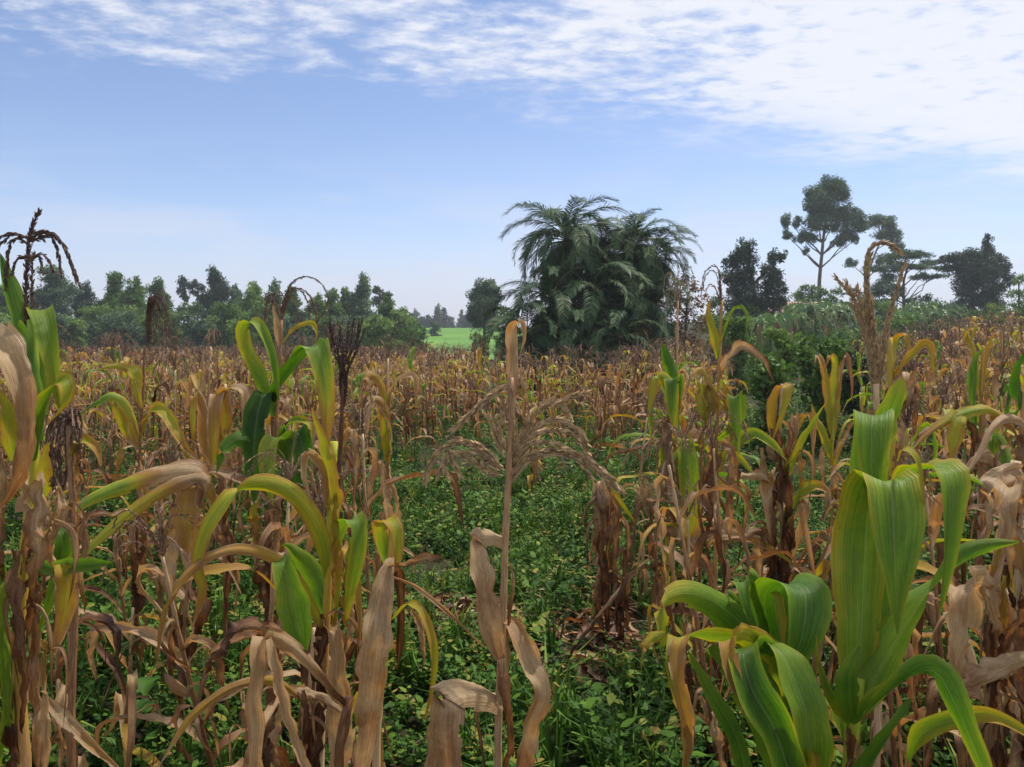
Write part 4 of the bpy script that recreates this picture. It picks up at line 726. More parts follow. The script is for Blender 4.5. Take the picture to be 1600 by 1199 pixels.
    p.leaf([(1524, 680), (1520, 610, -.03), (1526, 560, -.05), (1540, 544, -.07)], 26, (.2, .18, .22), (1, .2, .2), base=.8)
    p.leaf([(1532, 620), (1524, 550, -.02), (1512, 522, -.05), (1520, 516, -.08), (1506, 560, -.1)], 18, (.4, .45, .5), (.7, .4, .5))
    p.leaf([(1534, 620), (1548, 540), (1560, 520, -.04), (1566, 560, -.06)], 18, (.42, .5, .6), (.7, .4, .5))
    for x, a, b, w, st in ((1540, 600, 720, 28, (.7, .76)), (1550, 560, 660, 24, (.72, .78)), (1526, 680, 820, 30, (.78, .86)), (1536, 760, 920, 32, (.84, .92)), (1514, 600, 680, 20, (.7, .74))): p.hang(x, a, b, w, st)
heroes()
# ------------------------------------------------------------------ field plants: a few kinds, then copies
LOOK = ['']
def proto_geo(kind, rng, lod=0):
    """returns list of (part name, MB, material); base at origin. kind: dry / yellow / green / broken"""
    n, na, sides = ((16, 5, 6), (6, 2, 3))[lod]
    parts = []
    h = rng.uniform(1.15, 1.5) * (0.72 if kind == 'broken' else 1.0)
    lean = rng.normal(0, .05, 2); top = np.array([lean[0], lean[1], h])
    cv = lambda s: np.array([lean[0] * (s / h) ** 1.6, lean[1] * (s / h) ** 1.6, s])
    mb = MB(); zz = np.linspace(0, h, 9 if lod == 0 else 4)
    if lod == 0: stalk_geo(mb, [cv(z) for z in zz], .012, .006, (.95, .92, .85, .7 if kind != 'green' else .45))
    else: tube(mb, [cv(z) for z in zz], np.linspace(.013, .007, len(zz)), 3, (.95, .9, .8), False)
    parts.append(('stalk', mb, M_STALK))
    az0 = rng.uniform(0, 6.28); nl = rng.integers(9, 12)
    big = MB()
    for i in range(nl):
        f = (i + rng.uniform(-.2, .2)) / (nl - 1); z = h * (0.12 + 0.80 * f); az = az0 + math.pi * (i % 2) + rng.normal(0, .45)
        d = np.array([math.cos(az), math.sin(az), 0]); sd = np.array([-d[1], d[0], 0]); p0 = cv(min(z, h)); Zv = np.array([0, 0, 1.0])
        L = rng.uniform(.42, .72) * (0.75 + .5 * math.sin(math.pi * min(max(f, 0), 1))); w = rng.uniform(.05, .08)
        u = rng.random()
        if kind == 'green': s0 = rng.uniform(.12, .4) if f > .35 else rng.uniform(.5, .9)
        elif kind == 'yellow': s0 = rng.uniform(.32, .56) if f > .5 and u > .3 else rng.uniform(.7, .92)
        else: s0 = rng.uniform(.71, .93) if u > .06 else rng.uniform(.5, .6)
        dry = s0 > .62
        if dry and rng.random() < .6:          # dead leaf collapsed against the stalk
            a = rng.uniform(.03, .10); tw = rng.normal(0, .5)
            pts = [p0, p0 + d * a * .7 + Zv * .05, p0 + d * a * 1.5 - Zv * .02, p0 + d * a * 1.5 + sd * tw * .06 - Zv * L * .4, p0 + d * a * rng.uniform(.6, 1.6) + sd * tw * .1 - Zv * L * .85]
            W1, W2 = sd + d * tw, d * rng.normal() + sd * rng.normal(); curl, crink = 1.1, .9; w *= .8
        elif rng.random() < .45:                # snapped over
            b = rng.uniform(.25, .5); e = rng.uniform(.7, 1.25); a = d * math.cos(e) + Zv * math.sin(e); ap = p0 + a * L * b
            pts = [p0, p0 + a * L * b * .5, ap, ap + d * .035 - Zv * .01, ap + d * .05 - Zv * L * (1 - b) * .5, ap + d * .03 + sd * rng.normal(0, .04) - Zv * L * (1 - b) * .95]
            W1 = W2 = sd + rng.normal(0, .25, 3); curl, crink = .6, .3 if not dry else .7
        else:                                   # arching
            e = rng.uniform(.5, 1.1)
            pts = [p0, p0 + d * L * .22 * math.cos(e) + Zv * L * .24 * math.sin(e), p0 + d * L * .42 + Zv * L * .3 * math.sin(e), p0 + d * L * .62 + Zv * L * .16, p0 + d * L * rng.uniform(.7, .8) - Zv * L * rng.uniform(.05, .28)]
            W1 = sd; W2 = sd + rng.normal(0, .4, 3); curl, crink = .6, .25 if not dry else .6
        st = (s0 - .06, s0, s0 + .03, min(s0 + (.3 if s0 < .5 else .08), .97))
        V, Q, S, U = blade(pts, w * (1.0 if lod == 0 else 1.1), W1, W2, st, edge=.14 if s0 < .5 else .02, curl=curl, crink=crink, n=n, na=na, seed=int(rng.integers(1 << 30)))
        if lod == 0:
            m = MB(); m.add(V, Q, None, S, U); parts.append(('leaf', m, M_LEAF))
        else: big.add(V, Q, None, S, U)
    if lod == 0:
        for i in range(5 if kind != 'green' else 2):          # torn strips curling off the dead leaves
            z = h * rng.uniform(.15, .85); az = rng.uniform(0, 6.28); d = np.array([math.cos(az), math.sin(az), 0]); p0 = cv(z); l = rng.uniform(.15, .38)
            V, Q, S, U = blade([p0, p0 + d * .05 + np.array([0, 0, .04]), p0 + d * rng.uniform(.08, .2) + np.array([0, 0, rng.uniform(-.05, .05)]), p0 + d * rng.uniform(.06, .22) + np.array([rng.normal(0, .05), rng.normal(0, .05), -l])], rng.uniform(.012, .026), rng.normal(0, 1, 3), rng.normal(0, 1, 3), (.72, .8, .84), n=10, na=3, curl=1.4, crink=.6, seed=int(rng.integers(1 << 30)))
            m = MB(); m.add(V, Q, None, S, U); parts.append(('leaf', m, M_LEAF))
    if lod: parts.append(('leaf', big, M_LEAF))
    if kind != 'broken':
        tm = MB(); sp = rng.random() < .45; stt = rng.uniform(.2, .65); k = 12 if lod == 0 else 6
        droop = rng.uniform(.0, 1.0); LOOK[0] = ('drooping' if droop > .5 else 'upright') + (' pale' if stt > .42 else ' dark') + (' narrow' if sp else ' spreading') + ' tassel'
        for i in range(k):
            az = rng.uniform(0, 6.28); d = np.array([math.cos(az), math.sin(az), 0]); l = rng.uniform(.12, .24); z0 = rng.uniform(-.01, .10)
            o = top + np.array([0, 0, z0]) * .8
            if i == 0: pth = [top, top + np.array([.01, 0, .12]), top + np.array([rng.normal(0, .04), rng.normal(0, .04), .26])]
            else:
                out = rng.uniform(.25, .45) if not sp else rng.uniform(.08, .22)
                pth = [o, o + d * l * out + np.array([0, 0, l * .55]), o + d * l * (out * 1.7 + .2 * droop) + np.array([0, 0, l * (.8 - .5 * droop)]), o + d * l * (out * 2.1 + .35 * droop) + np.array([0, 0, l * (1.0 - 1.3 * droop)])]
            if lod == 0: spikelets(tm, pth, .011, .015, stt, rng, 2, .3)
            else:
                q, L_ = catmull(pth, 3); tube(tm, q, [.006, .008, .007, .003], 3, stt, False)
        parts.append(('tassel', tm, M_TASSEL))
    if lod == 0 and kind != 'broken' and rng.random() < .8:
        e = MB(); az = rng.uniform(0, 6.28); d = np.array([math.cos(az), math.sin(az), 0]); o = cv(h * .5) + d * .012
        q, _ = catmull([o, o + d * .035 + np.array([0, 0, .06]), o + d * .06 + np.array([0, 0, .15])], 9)
        tube(e, q, .022 * np.interp(np.linspace(0, 1, 10), [0, .2, .5, .85, 1], [.5, .9, 1, .6, .2]), 8, (.8, .72, .7, .8)); parts.append(('ear', e, M_LEAF))
    return parts
KINDS = ['dry', 'dry', 'dry', 'dry', 'yellow', 'yellow', 'yellow', 'dry', 'green', 'green', 'broken', 'broken', 'yellow', 'dry', 'yellow', 'dry', 'green', 'dry']
LBL = {'dry': 'withered brown maize plant', 'yellow': 'half yellow maize plant', 'green': 'mostly green maize plant', 'broken': 'short snapped maize plant without tassel'}
def dup(root, loc, rz, sc, tilt):
    r = root.copy(); COL.objects.link(r); r.location = loc; r.rotation_euler = (tilt[0], tilt[1], rz); r.scale = (sc, sc, sc)
    for ch in list(root.children):
        c = ch.copy(); COL.objects.link(c); c.parent = r
    return r
def field():
    rng = np.random.default_rng(21)
    gx_, gy_ = np.meshgrid(np.arange(-42, 42, .55), np.arange(2.4, 54, .75))
    X = gx_.ravel() + rng.normal(0, .14, gx_.size); Y = gy_.ravel() + rng.normal(0, .16, gx_.size)
    d = Y; px = 800 + F * X / Y
    keep = (np.abs(X) < .70 * Y + .6) & (Y > 2.9)
    u = rng.random(X.size)
    gap = (px > 585) & (px < 1010) & (d < 8.2); keep &= ~gap
    keep &= ~((px > 560) & (px < 1030) & (d < 12.5) & (u < .5))
    keep &= ~((px <= 600) & (d < 4.6) & (u < .4)); keep &= ~((px <= 600) & (d < 3.3)); keep &= ~((px <= 600) & (d < 9) & (u < .15))
    keep &= ~((px >= 1010) & (d < 3.2)); keep &= ~((px >= 1010) & (d < 6) & (u < .05))
    keep &= ~((X > -1.5) & (X < 8.0) & (Y > 20.5))                       # palm clump
    keep &= ~((px > 1130) & (px < 1350) & (d > 6.2) & (d < 34)); keep &= ~((px > 1165) & (px < 1345) & (d > 4.4) & (u < .6))          # bushes
    keep &= ~((px > 1100) & (px < 1460) & (d > 26))
    keep &= ~((px > 600) & (px < 780) & (d > 46)); keep &= ~((px > 1380) & (d > 32))
    keep &= (rng.random(X.size) < .93)
    X, Y, d, px = X[keep], Y[keep], d[keep], px[keep]
    o = np.argsort(d); X, Y = X[o], Y[o]
    ex = [(90, 2.35), (165, 2.9), (330, 2.7), (392, 2.45), (455, 2.3), (556, 2.5), (575, 3.3), (1108, 3.1), (1166, 3.4), (1140, 2.75), (1290, 3.0), (1350, 2.6), (1440, 2.5), (1500, 2.9), (1420, 3.3), (1580, 2.8), (250, 3.5), (985, 4.6)]
    X = np.concatenate([[(p_ - 800) / F * q_ for p_, q_ in ex], X]); Y = np.concatenate([[q_ for p_, q_ in ex], Y])
    NI = 290
    protos = []
    for i, kd in enumerate(KINDS):
        r = np.random.default_rng(300 + i); G = proto_geo(kd, r); look = [] if kd == 'broken' else [LOOK[0], 'cob showing' if any(g[0] == 'ear' for g in G) else 'no cob']
        n_ = sum(g[0] == 'leaf' for g in G)
        lab = LBL[kd] + (f" with {look[0]}, {look[1]}" if look else ', ' + ('sparse' if n_ < 13 else 'dense') + ' leaves') 
        t = thing('maize_plant', lab, 'maize plant', (0, 0, 0), lab.replace('maize plant', 'maize plants', 1))
        for nm, mb, mat in G: mb.build(nm, mat, t, nm != 'tassel')
        protos.append(t)
    used = set(); base_lab = [q['label'] for q in protos]
    for k in range(NI):
        i = int(rng.integers(len(protos))); pxk = 800 + F * X[k] / Y[k]
        if k < len(ex): i = [0, 10, 1, 2, 11, 3, 7, 13, 15, 17][k % 10]
        elif k % 3 == 0 and pxk > 1000: i = [4, 5, 6, 8, 12][k % 5]
        loc = (float(X[k]), float(Y[k]), gz(X[k], Y[k]) - .015); rz = rng.uniform(0, 6.28); s = rng.uniform(.78, 1.16) if k >= len(ex) else rng.uniform(.72, .92); tl = rng.normal(0, .09, 2) * (3 if rng.random() < .08 else 1)
        if i not in used:
            used.add(i); q = protos[i]; new = q; q.location = loc; q.rotation_euler = (tl[0], tl[1], rz); q.scale = (s, s, s)
        else: new = dup(protos[i], loc, rz, s, tl)
        zone = 'before the tree line' if pxk < 560 else 'before the palm clump' if pxk < 1030 else 'before the leafy bushes' if pxk < 1380 else 'below the slope shrubs'
        new['label'] = base_lab[i] + ', ' + zone; new['group'] = base_lab[i].replace('maize plant', 'maize plants', 1) + ' ' + zone
    # the rest of the field, far off: one mass
    X, Y = X[NI:], Y[NI:]
    pools = {}
    for nm in ('stalk', 'leaf', 'tassel'): pools[nm] = []
    far = []
    for i, kd in enumerate(['dry', 'dry', 'dry', 'yellow', 'dry', 'yellow', 'dry', 'green', 'dry', 'broken', 'yellow', 'dry']):
        r = np.random.default_rng(700 + i); far.append({nm: mb.arrays() for nm, mb, mat in proto_geo(kd, r, 1)})
    idx = rng.integers(0, len(far), len(X))
    root = thing('maize_field', 'far rows of dry brown maize merging into one mass before the trees', 'maize field', (0, 40, gz(0, 40)))
    root['kind'] = 'stuff'
    off = np.array(root.location)
    for nm, mat in (('stalk', M_STALK), ('leaf', M_LEAF), ('tassel', M_TASSEL)):
        big = MB()
        for i, pr in enumerate(far):
            if nm not in pr: continue
            V, Q, T, S, U = pr[nm]; sel = np.where(idx == i)[0]; m = len(sel)
            if not m: continue
            a = rng.uniform(0, 6.28, m); s = rng.uniform(.85, 1.15, m); c, sn = np.cos(a), np.sin(a)
            tl = rng.normal(0, .06, (m, 2))
            x = (V[None, :, 0] * c[:, None] - V[None, :, 1] * sn[:, None]) + V[None, :, 2] * tl[:, :1]; y = (V[None, :, 0] * sn[:, None] + V[None, :, 1] * c[:, None]) + V[None, :, 2] * tl[:, 1:]
            z = np.broadcast_to(V[None, :, 2], x.shape)
            W_ = np.stack([x * s[:, None] + X[sel][:, None], y * s[:, None] + Y[sel][:, None], z * s[:, None] + H(X[sel], Y[sel])[:, None] - .02], -1).reshape(-1, 3)
            nv = len(V); q = (np.arange(m)[:, None, None] * nv)
            ds = rng.normal(0, .05, m)
            big.add(W_, (Q[None] + q).reshape(-1, 4) if len(Q) else None, (T[None] + q).reshape(-1, 3) if len(T) else None, (S[None] + ds[:, None]).clip(0, 1).ravel(), np.tile(U, (m, 1)))
        ob = big.build(nm + ('_mass'), mat, root, True, off); ob['kind'] = 'stuff'
field()

# ------------------------------------------------------------------ ground cover
def inst_merge(protos, X, Y, Z, s, rng, ds=.12, tilt=.15):
    big = MB(); idx = rng.integers(0, len(protos), len(X))
    for i, pr in enumerate(protos):
        V, Q, T, S, U = pr; sel = np.where(idx == i)[0]; m = len(sel)
        if not m: continue
        a = rng.uniform(0, 6.28, m); c, sn = np.cos(a), np.sin(a); tl = rng.normal(0, tilt, (m, 2))
        x = V[None, :, 0] * c[:, None] - V[None, :, 1] * sn[:, None] + V[None, :, 2] * tl[:, :1]; y = V[None, :, 0] * sn[:, None] + V[None, :, 1] * c[:, None] + V[None, :, 2] * tl[:, 1:]
        k = s[sel][:, None]
        W_ = np.stack([x * k + X[sel][:, None], y * k + Y[sel][:, None], V[None, :, 2] * k + Z[sel][:, None]], -1).reshape(-1, 3)
        q = np.arange(m)[:, None, None] * len(V)
        big.add(W_, (Q[None] + q).reshape(-1, 4) if len(Q) else None, (T[None] + q).reshape(-1, 3) if len(T) else None, (S[None] + rng.normal(0, ds, m)[:, None]).clip(0, 1).ravel())
    return big
def leaf_hex(o, ax, sd, l, w, st, mb, fold=.12):
    n = len(o); nn = np.cross(ax, sd); l = np.broadcast_to(l, (n,))[:, None]; w = np.broadcast_to(w, (n,))[:, None]; dn = np.array([0, 0, -1.0])
    V = np.stack([o, o + ax * l * .25 + sd * w * .46 + nn * w * fold, o + ax * l * .62 + sd * w * .4 + nn * w * fold + dn * l * .05, o + ax * l + dn * l * .2, o + ax * l * .62 - sd * w * .4 + nn * w * fold + dn * l * .05, o + ax * l * .25 - sd * w * .46 + nn * w * fold], 1).reshape(-1, 3)
    i = np.arange(n)[:, None] * 6
    mb.add(V, np.concatenate([i + np.array([0, 1, 2, 3]), i + np.array([0, 3, 4, 5])]), None, np.repeat(np.broadcast_to(st, (n,)), 6))
def leaf_tris(o, ax, sd, l, w, st, mb, fold=.15):
    """small folded leaves: arrays of bases, axes, side vectors"""
    n = len(o); nn = np.cross(ax, sd); l = np.broadcast_to(l, (n,))[:, None]; w = np.broadcast_to(w, (n,))[:, None]
    V = np.stack([o, o + ax * l * .42 + sd * w * .5 + nn * w * fold, o + ax * l, o + ax * l * .42 - sd * w * .5 + nn * w * fold], 1).reshape(-1, 3)
    i = np.arange(n) * 4
    mb.add(V, None, np.concatenate([np.stack([i, i + 1, i + 2], 1), np.stack([i, i + 2, i + 3], 1)]), np.repeat(np.broadcast_to(st, (n,)), 4))
def weed_protos(rng, far=False):
    out = []
    for k in range(9):
        mb = MB()
        if k < 6:                                     # leafy herb
            for s_ in range(int(rng.integers(5, 8)) if not far else 4):
                az = rng.uniform(0, 6.28); ln = rng.uniform(.06, .2); e = rng.uniform(.7, 1.45); b = np.array([rng.normal(0, .03), rng.normal(0, .03), 0])
                ax = np.array([math.cos(az) * math.cos(e), math.sin(az) * math.cos(e), math.sin(e)])
                m = int(rng.integers(7, 11)) if not far else 6; t = np.linspace(.25, 1, m)[:, None]; o = b + ax * ln * t
                a2 = rng.uniform(0, 6.28, m); tilt = rng.uniform(-.1, .7, m)
                A = nrm(np.stack([np.cos(a2) * np.cos(tilt), np.sin(a2) * np.cos(tilt), np.sin(tilt)], 1)); S_ = nrm(np.cross(A, np.array([0, 0, 1.0]) + rng.normal(0, .25, (m, 3))))
                sz = rng.uniform(.016, .038, m) * (1.45 if k in (1, 4) else 1.0) * (1.5 if far else 1)
                (leaf_hex if k in (1, 4, 5) and not far else leaf_tris)(o, A, S_, sz, sz * rng.uniform(.42, .7), np.clip(rng.normal(.42 + .25 * t[:, 0], .14, m), 0, .92), mb)
                if not far: tube(mb, [b, b + ax * ln], [.0022, .0012], 3, .5, False)
        else:                                         # grass tuft
            m = 26 if not far else 14; az = rng.uniform(0, 6.28, m); r = rng.uniform(0, .03, m); ln = rng.uniform(.08, .24, m); out_ = rng.uniform(.2, .8, m)
            o = np.stack([np.cos(az) * r, np.sin(az) * r, np.zeros(m)], 1); dr = np.stack([np.cos(az), np.sin(az), np.zeros(m)], 1); sd = np.stack([-np.sin(az), np.cos(az), np.zeros(m)], 1)
            z = np.array([0, 0, 1.0]); p1 = o + dr * (ln * out_ * .35)[:, None] + z * (ln * .65)[:, None]; p2 = o + dr * (ln * out_)[:, None] + z * (ln * rng.uniform(.5, .95, m))[:, None]
            w = .0035
            V = np.stack([o - sd * w, o + sd * w, p1 + sd * w, p1 - sd * w, p2], 1).reshape(-1, 3); i = np.arange(m) * 5
            mb.add(V, np.stack([i, i + 1, i + 2, i + 3], 1), np.stack([i + 3, i + 2, i + 4], 1), np.repeat(np.clip(rng.normal(.6, .15, m), 0, 1), 5))
        out.append(mb.arrays())
    return out
def patchy(x, y):
    return (np.sin(x * 1.7 + .6 * np.sin(y * 1.1)) + np.sin(y * 1.9 + 1.3 * np.sin(x * .9 + 1)) + .7 * np.sin(x * 3.7 - y * 2.3)) / 2.7
def bare(x, y):
    """patches with litter instead of weeds (photo: under the leaning stalks)"""
    px = 800 + F * x / y; py = 520 + F * 1.7 / y
    return np.exp(-(((px - 950) / 90) ** 2 + ((py - 1020) / 60) ** 2)) + np.exp(-(((px - 720) / 70) ** 2 + ((py - 990) / 26) ** 2)) + .9 * np.exp(-(((px - 1240) / 80) ** 2 + ((py - 950) / 90) ** 2)) + .5 * np.exp(-(((px - 1440) / 120) ** 2 + ((py - 1050) / 70) ** 2))
def weeds():
    rng = np.random.default_rng(5); pr = weed_protos(rng)
    def zone(n, y0, y1, s0, s1, thin=0.0, xm=.72):
        Y = np.sqrt(rng.uniform(y0 ** 2, y1 ** 2, n)); X = rng.uniform(-1, 1, n) * (xm * Y + .5)
        p = patchy(X, Y); b = bare(X, Y); keep = (rng.random(n) > b * 1.05) & (p > -.75 + rng.normal(0, .15, n)) & (rng.random(n) > thin)
        X, Y, p = X[keep], Y[keep], p[keep]
        return X, Y, rng.uniform(s0, s1, len(X)) * (1 + .3 * p) * (1 + .45 * rng.random(len(X)) ** 4)
    Zs = [zone(6400, 1.9, 9.0, .75, 1.35), zone(4200, 9, 20, 1.0, 1.7), zone(2600, 20, 56, 1.5, 2.6)]; k0 = len(Zs[0][0])
    X = np.concatenate([z[0] for z in Zs]); Y = np.concatenate([z[1] for z in Zs]); s = np.concatenate([z[2] for z in Zs])
    big = inst_merge(pr, X[:k0], Y[:k0], H(X[:k0], Y[:k0]) - .01, s[:k0], rng); bf = inst_merge(weed_protos(rng, True), X[k0:], Y[k0:], H(X[k0:], Y[k0:]) - .01, s[k0:], rng)
    big.add(*(lambda A: (A[0], A[1], A[2], A[3], A[4]))(bf.arrays()))
    o = big.build('weeds', M_WEED, None, False); tag(o, 'low green weeds and grass covering the ground between maize plants', 'weeds', kind='stuff')
    # litter
    lp = []
    for k in range(6):
        mb = MB(); L = rng.uniform(.08, .3)
        V, Q, S, U = blade([(-L / 2, 0, .02), (-L / 6, rng.normal(0, .03), rng.uniform(.015, .05)), (L / 6, rng.normal(0, .03), rng.uniform(.01, .05)), (L / 2, 0, .015)], rng.uniform(.012, .045), (0, 1, rng.normal(0, .4)), None, (.8, .85, .9), n=7, na=3, crink=.8, curl=1.0, seed=k)
        mb.add(V, Q, None, S, U); lp.append(mb.arrays())
    n = 9000; Y = np.sqrt(rng.uniform(1.9 ** 2, 15 ** 2, n)); X = rng.uniform(-1, 1, n) * (.72 * Y + .5)
    b = bare(X, Y); keep = rng.random(n) < .26 + b * .9; X, Y = X[keep], Y[keep]
    # extra in the bare patches
    k = 1500; Y2 = rng.uniform(2.6, 5.2, k * 4); X2 = rng.uniform(-.3, .6, k * 4) * Y2; kk = rng.random(k * 4) < bare(X2, Y2) * .9
    X = np.concatenate([X, X2[kk]]); Y = np.concatenate([Y, Y2[kk]])
    big = inst_merge(lp, X, Y, H(X, Y) + .004, rng.uniform(.6, 1.3, len(X)), rng, .1, .25)
    o = big.build('leaf_litter', M_LEAF, None, True); tag(o, 'brown scraps of dead maize leaves lying on the soil', 'leaf litter', kind='stuff')
weeds()
def ground_things():
    rng = np.random.default_rng(77)
    def onto(px, py):
        y = 3.0
        for _ in range(20):
            dd = (CAMZ - gz((px - 800) / F * y, y)) / ((py - 520) / F); y = dd
        return np.array([(px - 800) / F * y, y, gz((px - 800) / F * y, y)])
    for (a, b, lab) in (((660, 970), (800, 985), 'fallen dry maize stalk lying across litter behind the bare stalk'), ((826, 1006), (905, 1004), 'short pale maize stalk lying in the weeds below the brown skirted plant'), ((1180, 1030), (1330, 985), 'fallen brown maize stalk lying under the lush green plants')):
        A, B_ = onto(*a), onto(*b); t = thing('fallen_stalk', lab, 'stalk', (A + B_) / 2); o = np.array(t.location); mb = MB()
        m = (A + B_) / 2; z = np.array([0, 0, .012]); stalk_geo(mb, [A + z, m + z * 1.6, B_ + z], .011, .008, (.72, .76, .8)); mb.build('stalk', M_STALK, t, True, o)
        for q in range(3):
            c = A + (B_ - A) * (.25 + .25 * q) + z; dr = np.array([rng.normal(), rng.normal(), 0]); dr /= np.linalg.norm(dr)
            V, Q, S, U = blade([c, c + dr * .08 + z * 2, c + dr * .2 + z, c + dr * .3], .035, np.array([-dr[1], dr[0], .4]), None, (.78, .84, .9), n=10, na=5, crink=.8, curl=1, seed=q); mk('leaf', V - o, [Q], M_LEAF, t, S, U)
    for (px, py, s, lab) in ((150, 985, 1.2, 'broad leafed dark green weed beside the yellow hanging leaf'), (235, 1140, 1.3, 'broad leafed weed in the lower corner by the dry fallen leaves'), (215, 940, .9, 'small broad leafed weed behind the arching strap leaves'), (905, 900, .8, 'broad leafed weed between the bare stalk and the skirted plant'), (1010, 1110, .8, 'broad leafed weed in front of the crowded green leaves'), (860, 950, .7, 'small broad leafed weed in the open patch of weeds')):
        A = onto(px, py); t = thing('broad_leaf_weed', lab, 'weed', A)
        for q in range(7):
            az = rng.uniform(0, 6.28); d = np.array([math.cos(az), math.sin(az), 0]); l = rng.uniform(.05, .13) * s; hgt = rng.uniform(.08, .22) * s
            st = MB(); tp = d * l + np.array([0, 0, hgt]); tube(st, catmull([np.zeros(3), d * l * .4 + np.array([0, 0, hgt * .7]), tp], 5)[0], .003, 4, .5); sm = st.build('stem', M_WEED, t)
            L = rng.uniform(.07, .12) * s
            V, Q, S, U = blade([tp, tp + d * L * .35 + np.array([0, 0, .01]), tp + d * L * .7, tp + d * L - np.array([0, 0, .03])], L * .85, (-d[1], d[0], 0), None, (.3, .4, .5), n=8, na=5, crink=.3, curl=.4, edge=.0, prof=(.35, .95, 1, .7, .05), seed=q + int(px)); mk('leaf', V, [Q], M_WEED, t, S, U)
ground_things()
# ------------------------------------------------------------------ trees
def crown_mesh(blobs, rng, leaf, per, parent, mat, off, name='crown', aspect=.45, up=.3, tri=False):
    """blobs: (centre, (rx,ry,rz)); leaf size m; per: leaves per square metre of blob section"""
    mb = MB()
    for c, R in blobs:
        R = np.asarray(R, float); nc = max(7, int(9 * (R[0] * R[2]) ** .35 * 2.2)); n = int(per * R[0] * R[2] * 3.14); m = max(4, n // nc)
        d = nrm(rng.normal(0, 1, (nc, 3))); cc = c + d * R * rng.uniform(.25, .85, (nc, 1)); cs = rng.normal(.5, .2, nc)
        cr = rng.uniform(.28, .5, nc)
        k = nrm(rng.normal(0, 1, (nc, m, 3))) * (rng.random((nc, m, 1)) ** .5)
        o = (cc[:, None] + k * R * cr[:, None, None]).reshape(-1, 3); N_ = len(o)
        ax = nrm(k.reshape(-1, 3) * .6 + rng.normal(0, .6, (N_, 3)) + np.array([0, 0, -.1])); sd = nrm(np.cross(ax, nrm(rng.normal(0, .7, (N_, 3)) + np.array([0, 0, up]))))
        sz = leaf * rng.uniform(.6, 1.4, N_)
        st = np.clip(np.repeat(cs, m) + rng.normal(0, .15, N_), 0, 1)
        if tri:
            l = sz[:, None]; V = np.stack([o - sd * l * aspect * .5, o + sd * l * aspect * .5, o + ax * l], 1).reshape(-1, 3); mb.add(V, None, np.arange(3 * N_).reshape(-1, 3), np.repeat(st, 3))
        else: leaf_tris(o, ax, sd, sz, sz * aspect, st, mb)
    return mb.build(name, mat, parent, False, off)
def limb(mb, a, b, r0, r1, rng, wob=.06, n=6, sides=6):
    a = np.asarray(a); b = np.asarray(b); t = np.linspace(0, 1, n)[:, None]; L = np.linalg.norm(b - a)
    p = a + (b - a) * t; p[1:-1] += rng.normal(0, wob * L * .4, (n - 2, 3)) * np.array([1, 1, .4]); tube(mb, p, np.linspace(r0, r1, n), sides, .5)
def tree(name, label, d, foot_px, trunk, blobs, leaf, per, mat, seed, r0=.15, bmat=None, group=None, dj=.6, limbs=True, cat='tree', aspect=.45, fat=1.0):
    """trunk: [(px,py)] visible points bottom to top, blobs: (px,py,rx,ry[,dd]) in photo pixels at distance d; stands on the terrain"""
    rng = np.random.default_rng(seed); x = (foot_px - 800) / F * d; y = d; base = np.array([x, y, gz(x, y) - .1])
    t = thing(name, label, cat, base, group); s = d / F
    tp = [base] + [P(q[0], q[1], d) for q in trunk]
    tb = MB(); pth, L = catmull(tp, 10); tube(tb, pth, np.linspace(r0, r0 * .45, len(pth)), 8, .5)
    B = []
    if name in ('shrub', 'bush', 'dense_tree', 'twin_tree', 'young_tree', 'small_tree', 'distant_tree'):      # foliage reaches down to the ground
        pg = 520 - (base[2] - CAMZ) / d * F; lo = max(b[1] for b in blobs); xs_ = [b[0] for b in blobs]; wid = max(max(xs_) - min(xs_), 12); q = lo
        rr = np.mean([b[2] for b in blobs]); k = .8 if name != 'twin_tree' else .6
        while q < pg - 2:
            q += rr * .7; blobs = blobs + [(foot_px + rng.uniform(-.5, .5) * wid * k, min(q, pg - 2), rr * .95, rr * .75) for _ in range(2 if wid < 3 * rr else 3)]
    for b in blobs:
        dd = b[4] if len(b) > 4 else rng.uniform(-1, 1) * dj * b[2] * s
        c = P(b[0], b[1], d + dd); rx, rz = b[2] * s * fat, b[3] * s * fat; B.append((c, (rx, (rx + rz) / 2, rz)))
        if limbs:
            k = min(range(len(pth)), key=lambda i: abs(pth[i][2] - (c[2] - .9 * abs(c[0] - pth[i][0]) - .3 * rz)) + (0 if i > 3 else 9)); k = min(k, len(pth) - 1)
            limb(tb, pth[k], c, r0 * .35, r0 * .08, rng)
    tb.build('trunk', bmat or M_BARK, t, True, base)
    if d > 40: crown_mesh(B, rng, leaf * .78, per * 1.7, t, mat, base, aspect=aspect * 1.5, tri=True)
    else: crown_mesh(B, rng, leaf, per, t, mat, base, aspect=aspect)
    return t
def cone_blobs(cx, top, bot, w, rng, kind):
    out = []; n = 7 if kind != 'round' else 8
    for i in range(n):
        f = (i + .5) / n; y = 2 + top + (bot - top) * f
        prof = {'cone': .24 + .38 * f, 'oval': .22 + .34 * math.sin(math.pi * min(f * 1.05, 1)), 'round': .3 + .2 * math.sin(math.pi * f)}[kind]
        r = w * prof
        for q in range(2 if f > .25 else 1):
            out.append((cx + rng.uniform(-.45, .45) * (w * .5 - r * .4) * (1.3 if f > .25 else .3), y + rng.uniform(-3, 3), r * rng.uniform(.75, 1.05) * .8, (bot - top) / n * rng.uniform(1.1, 1.6)))
    return out
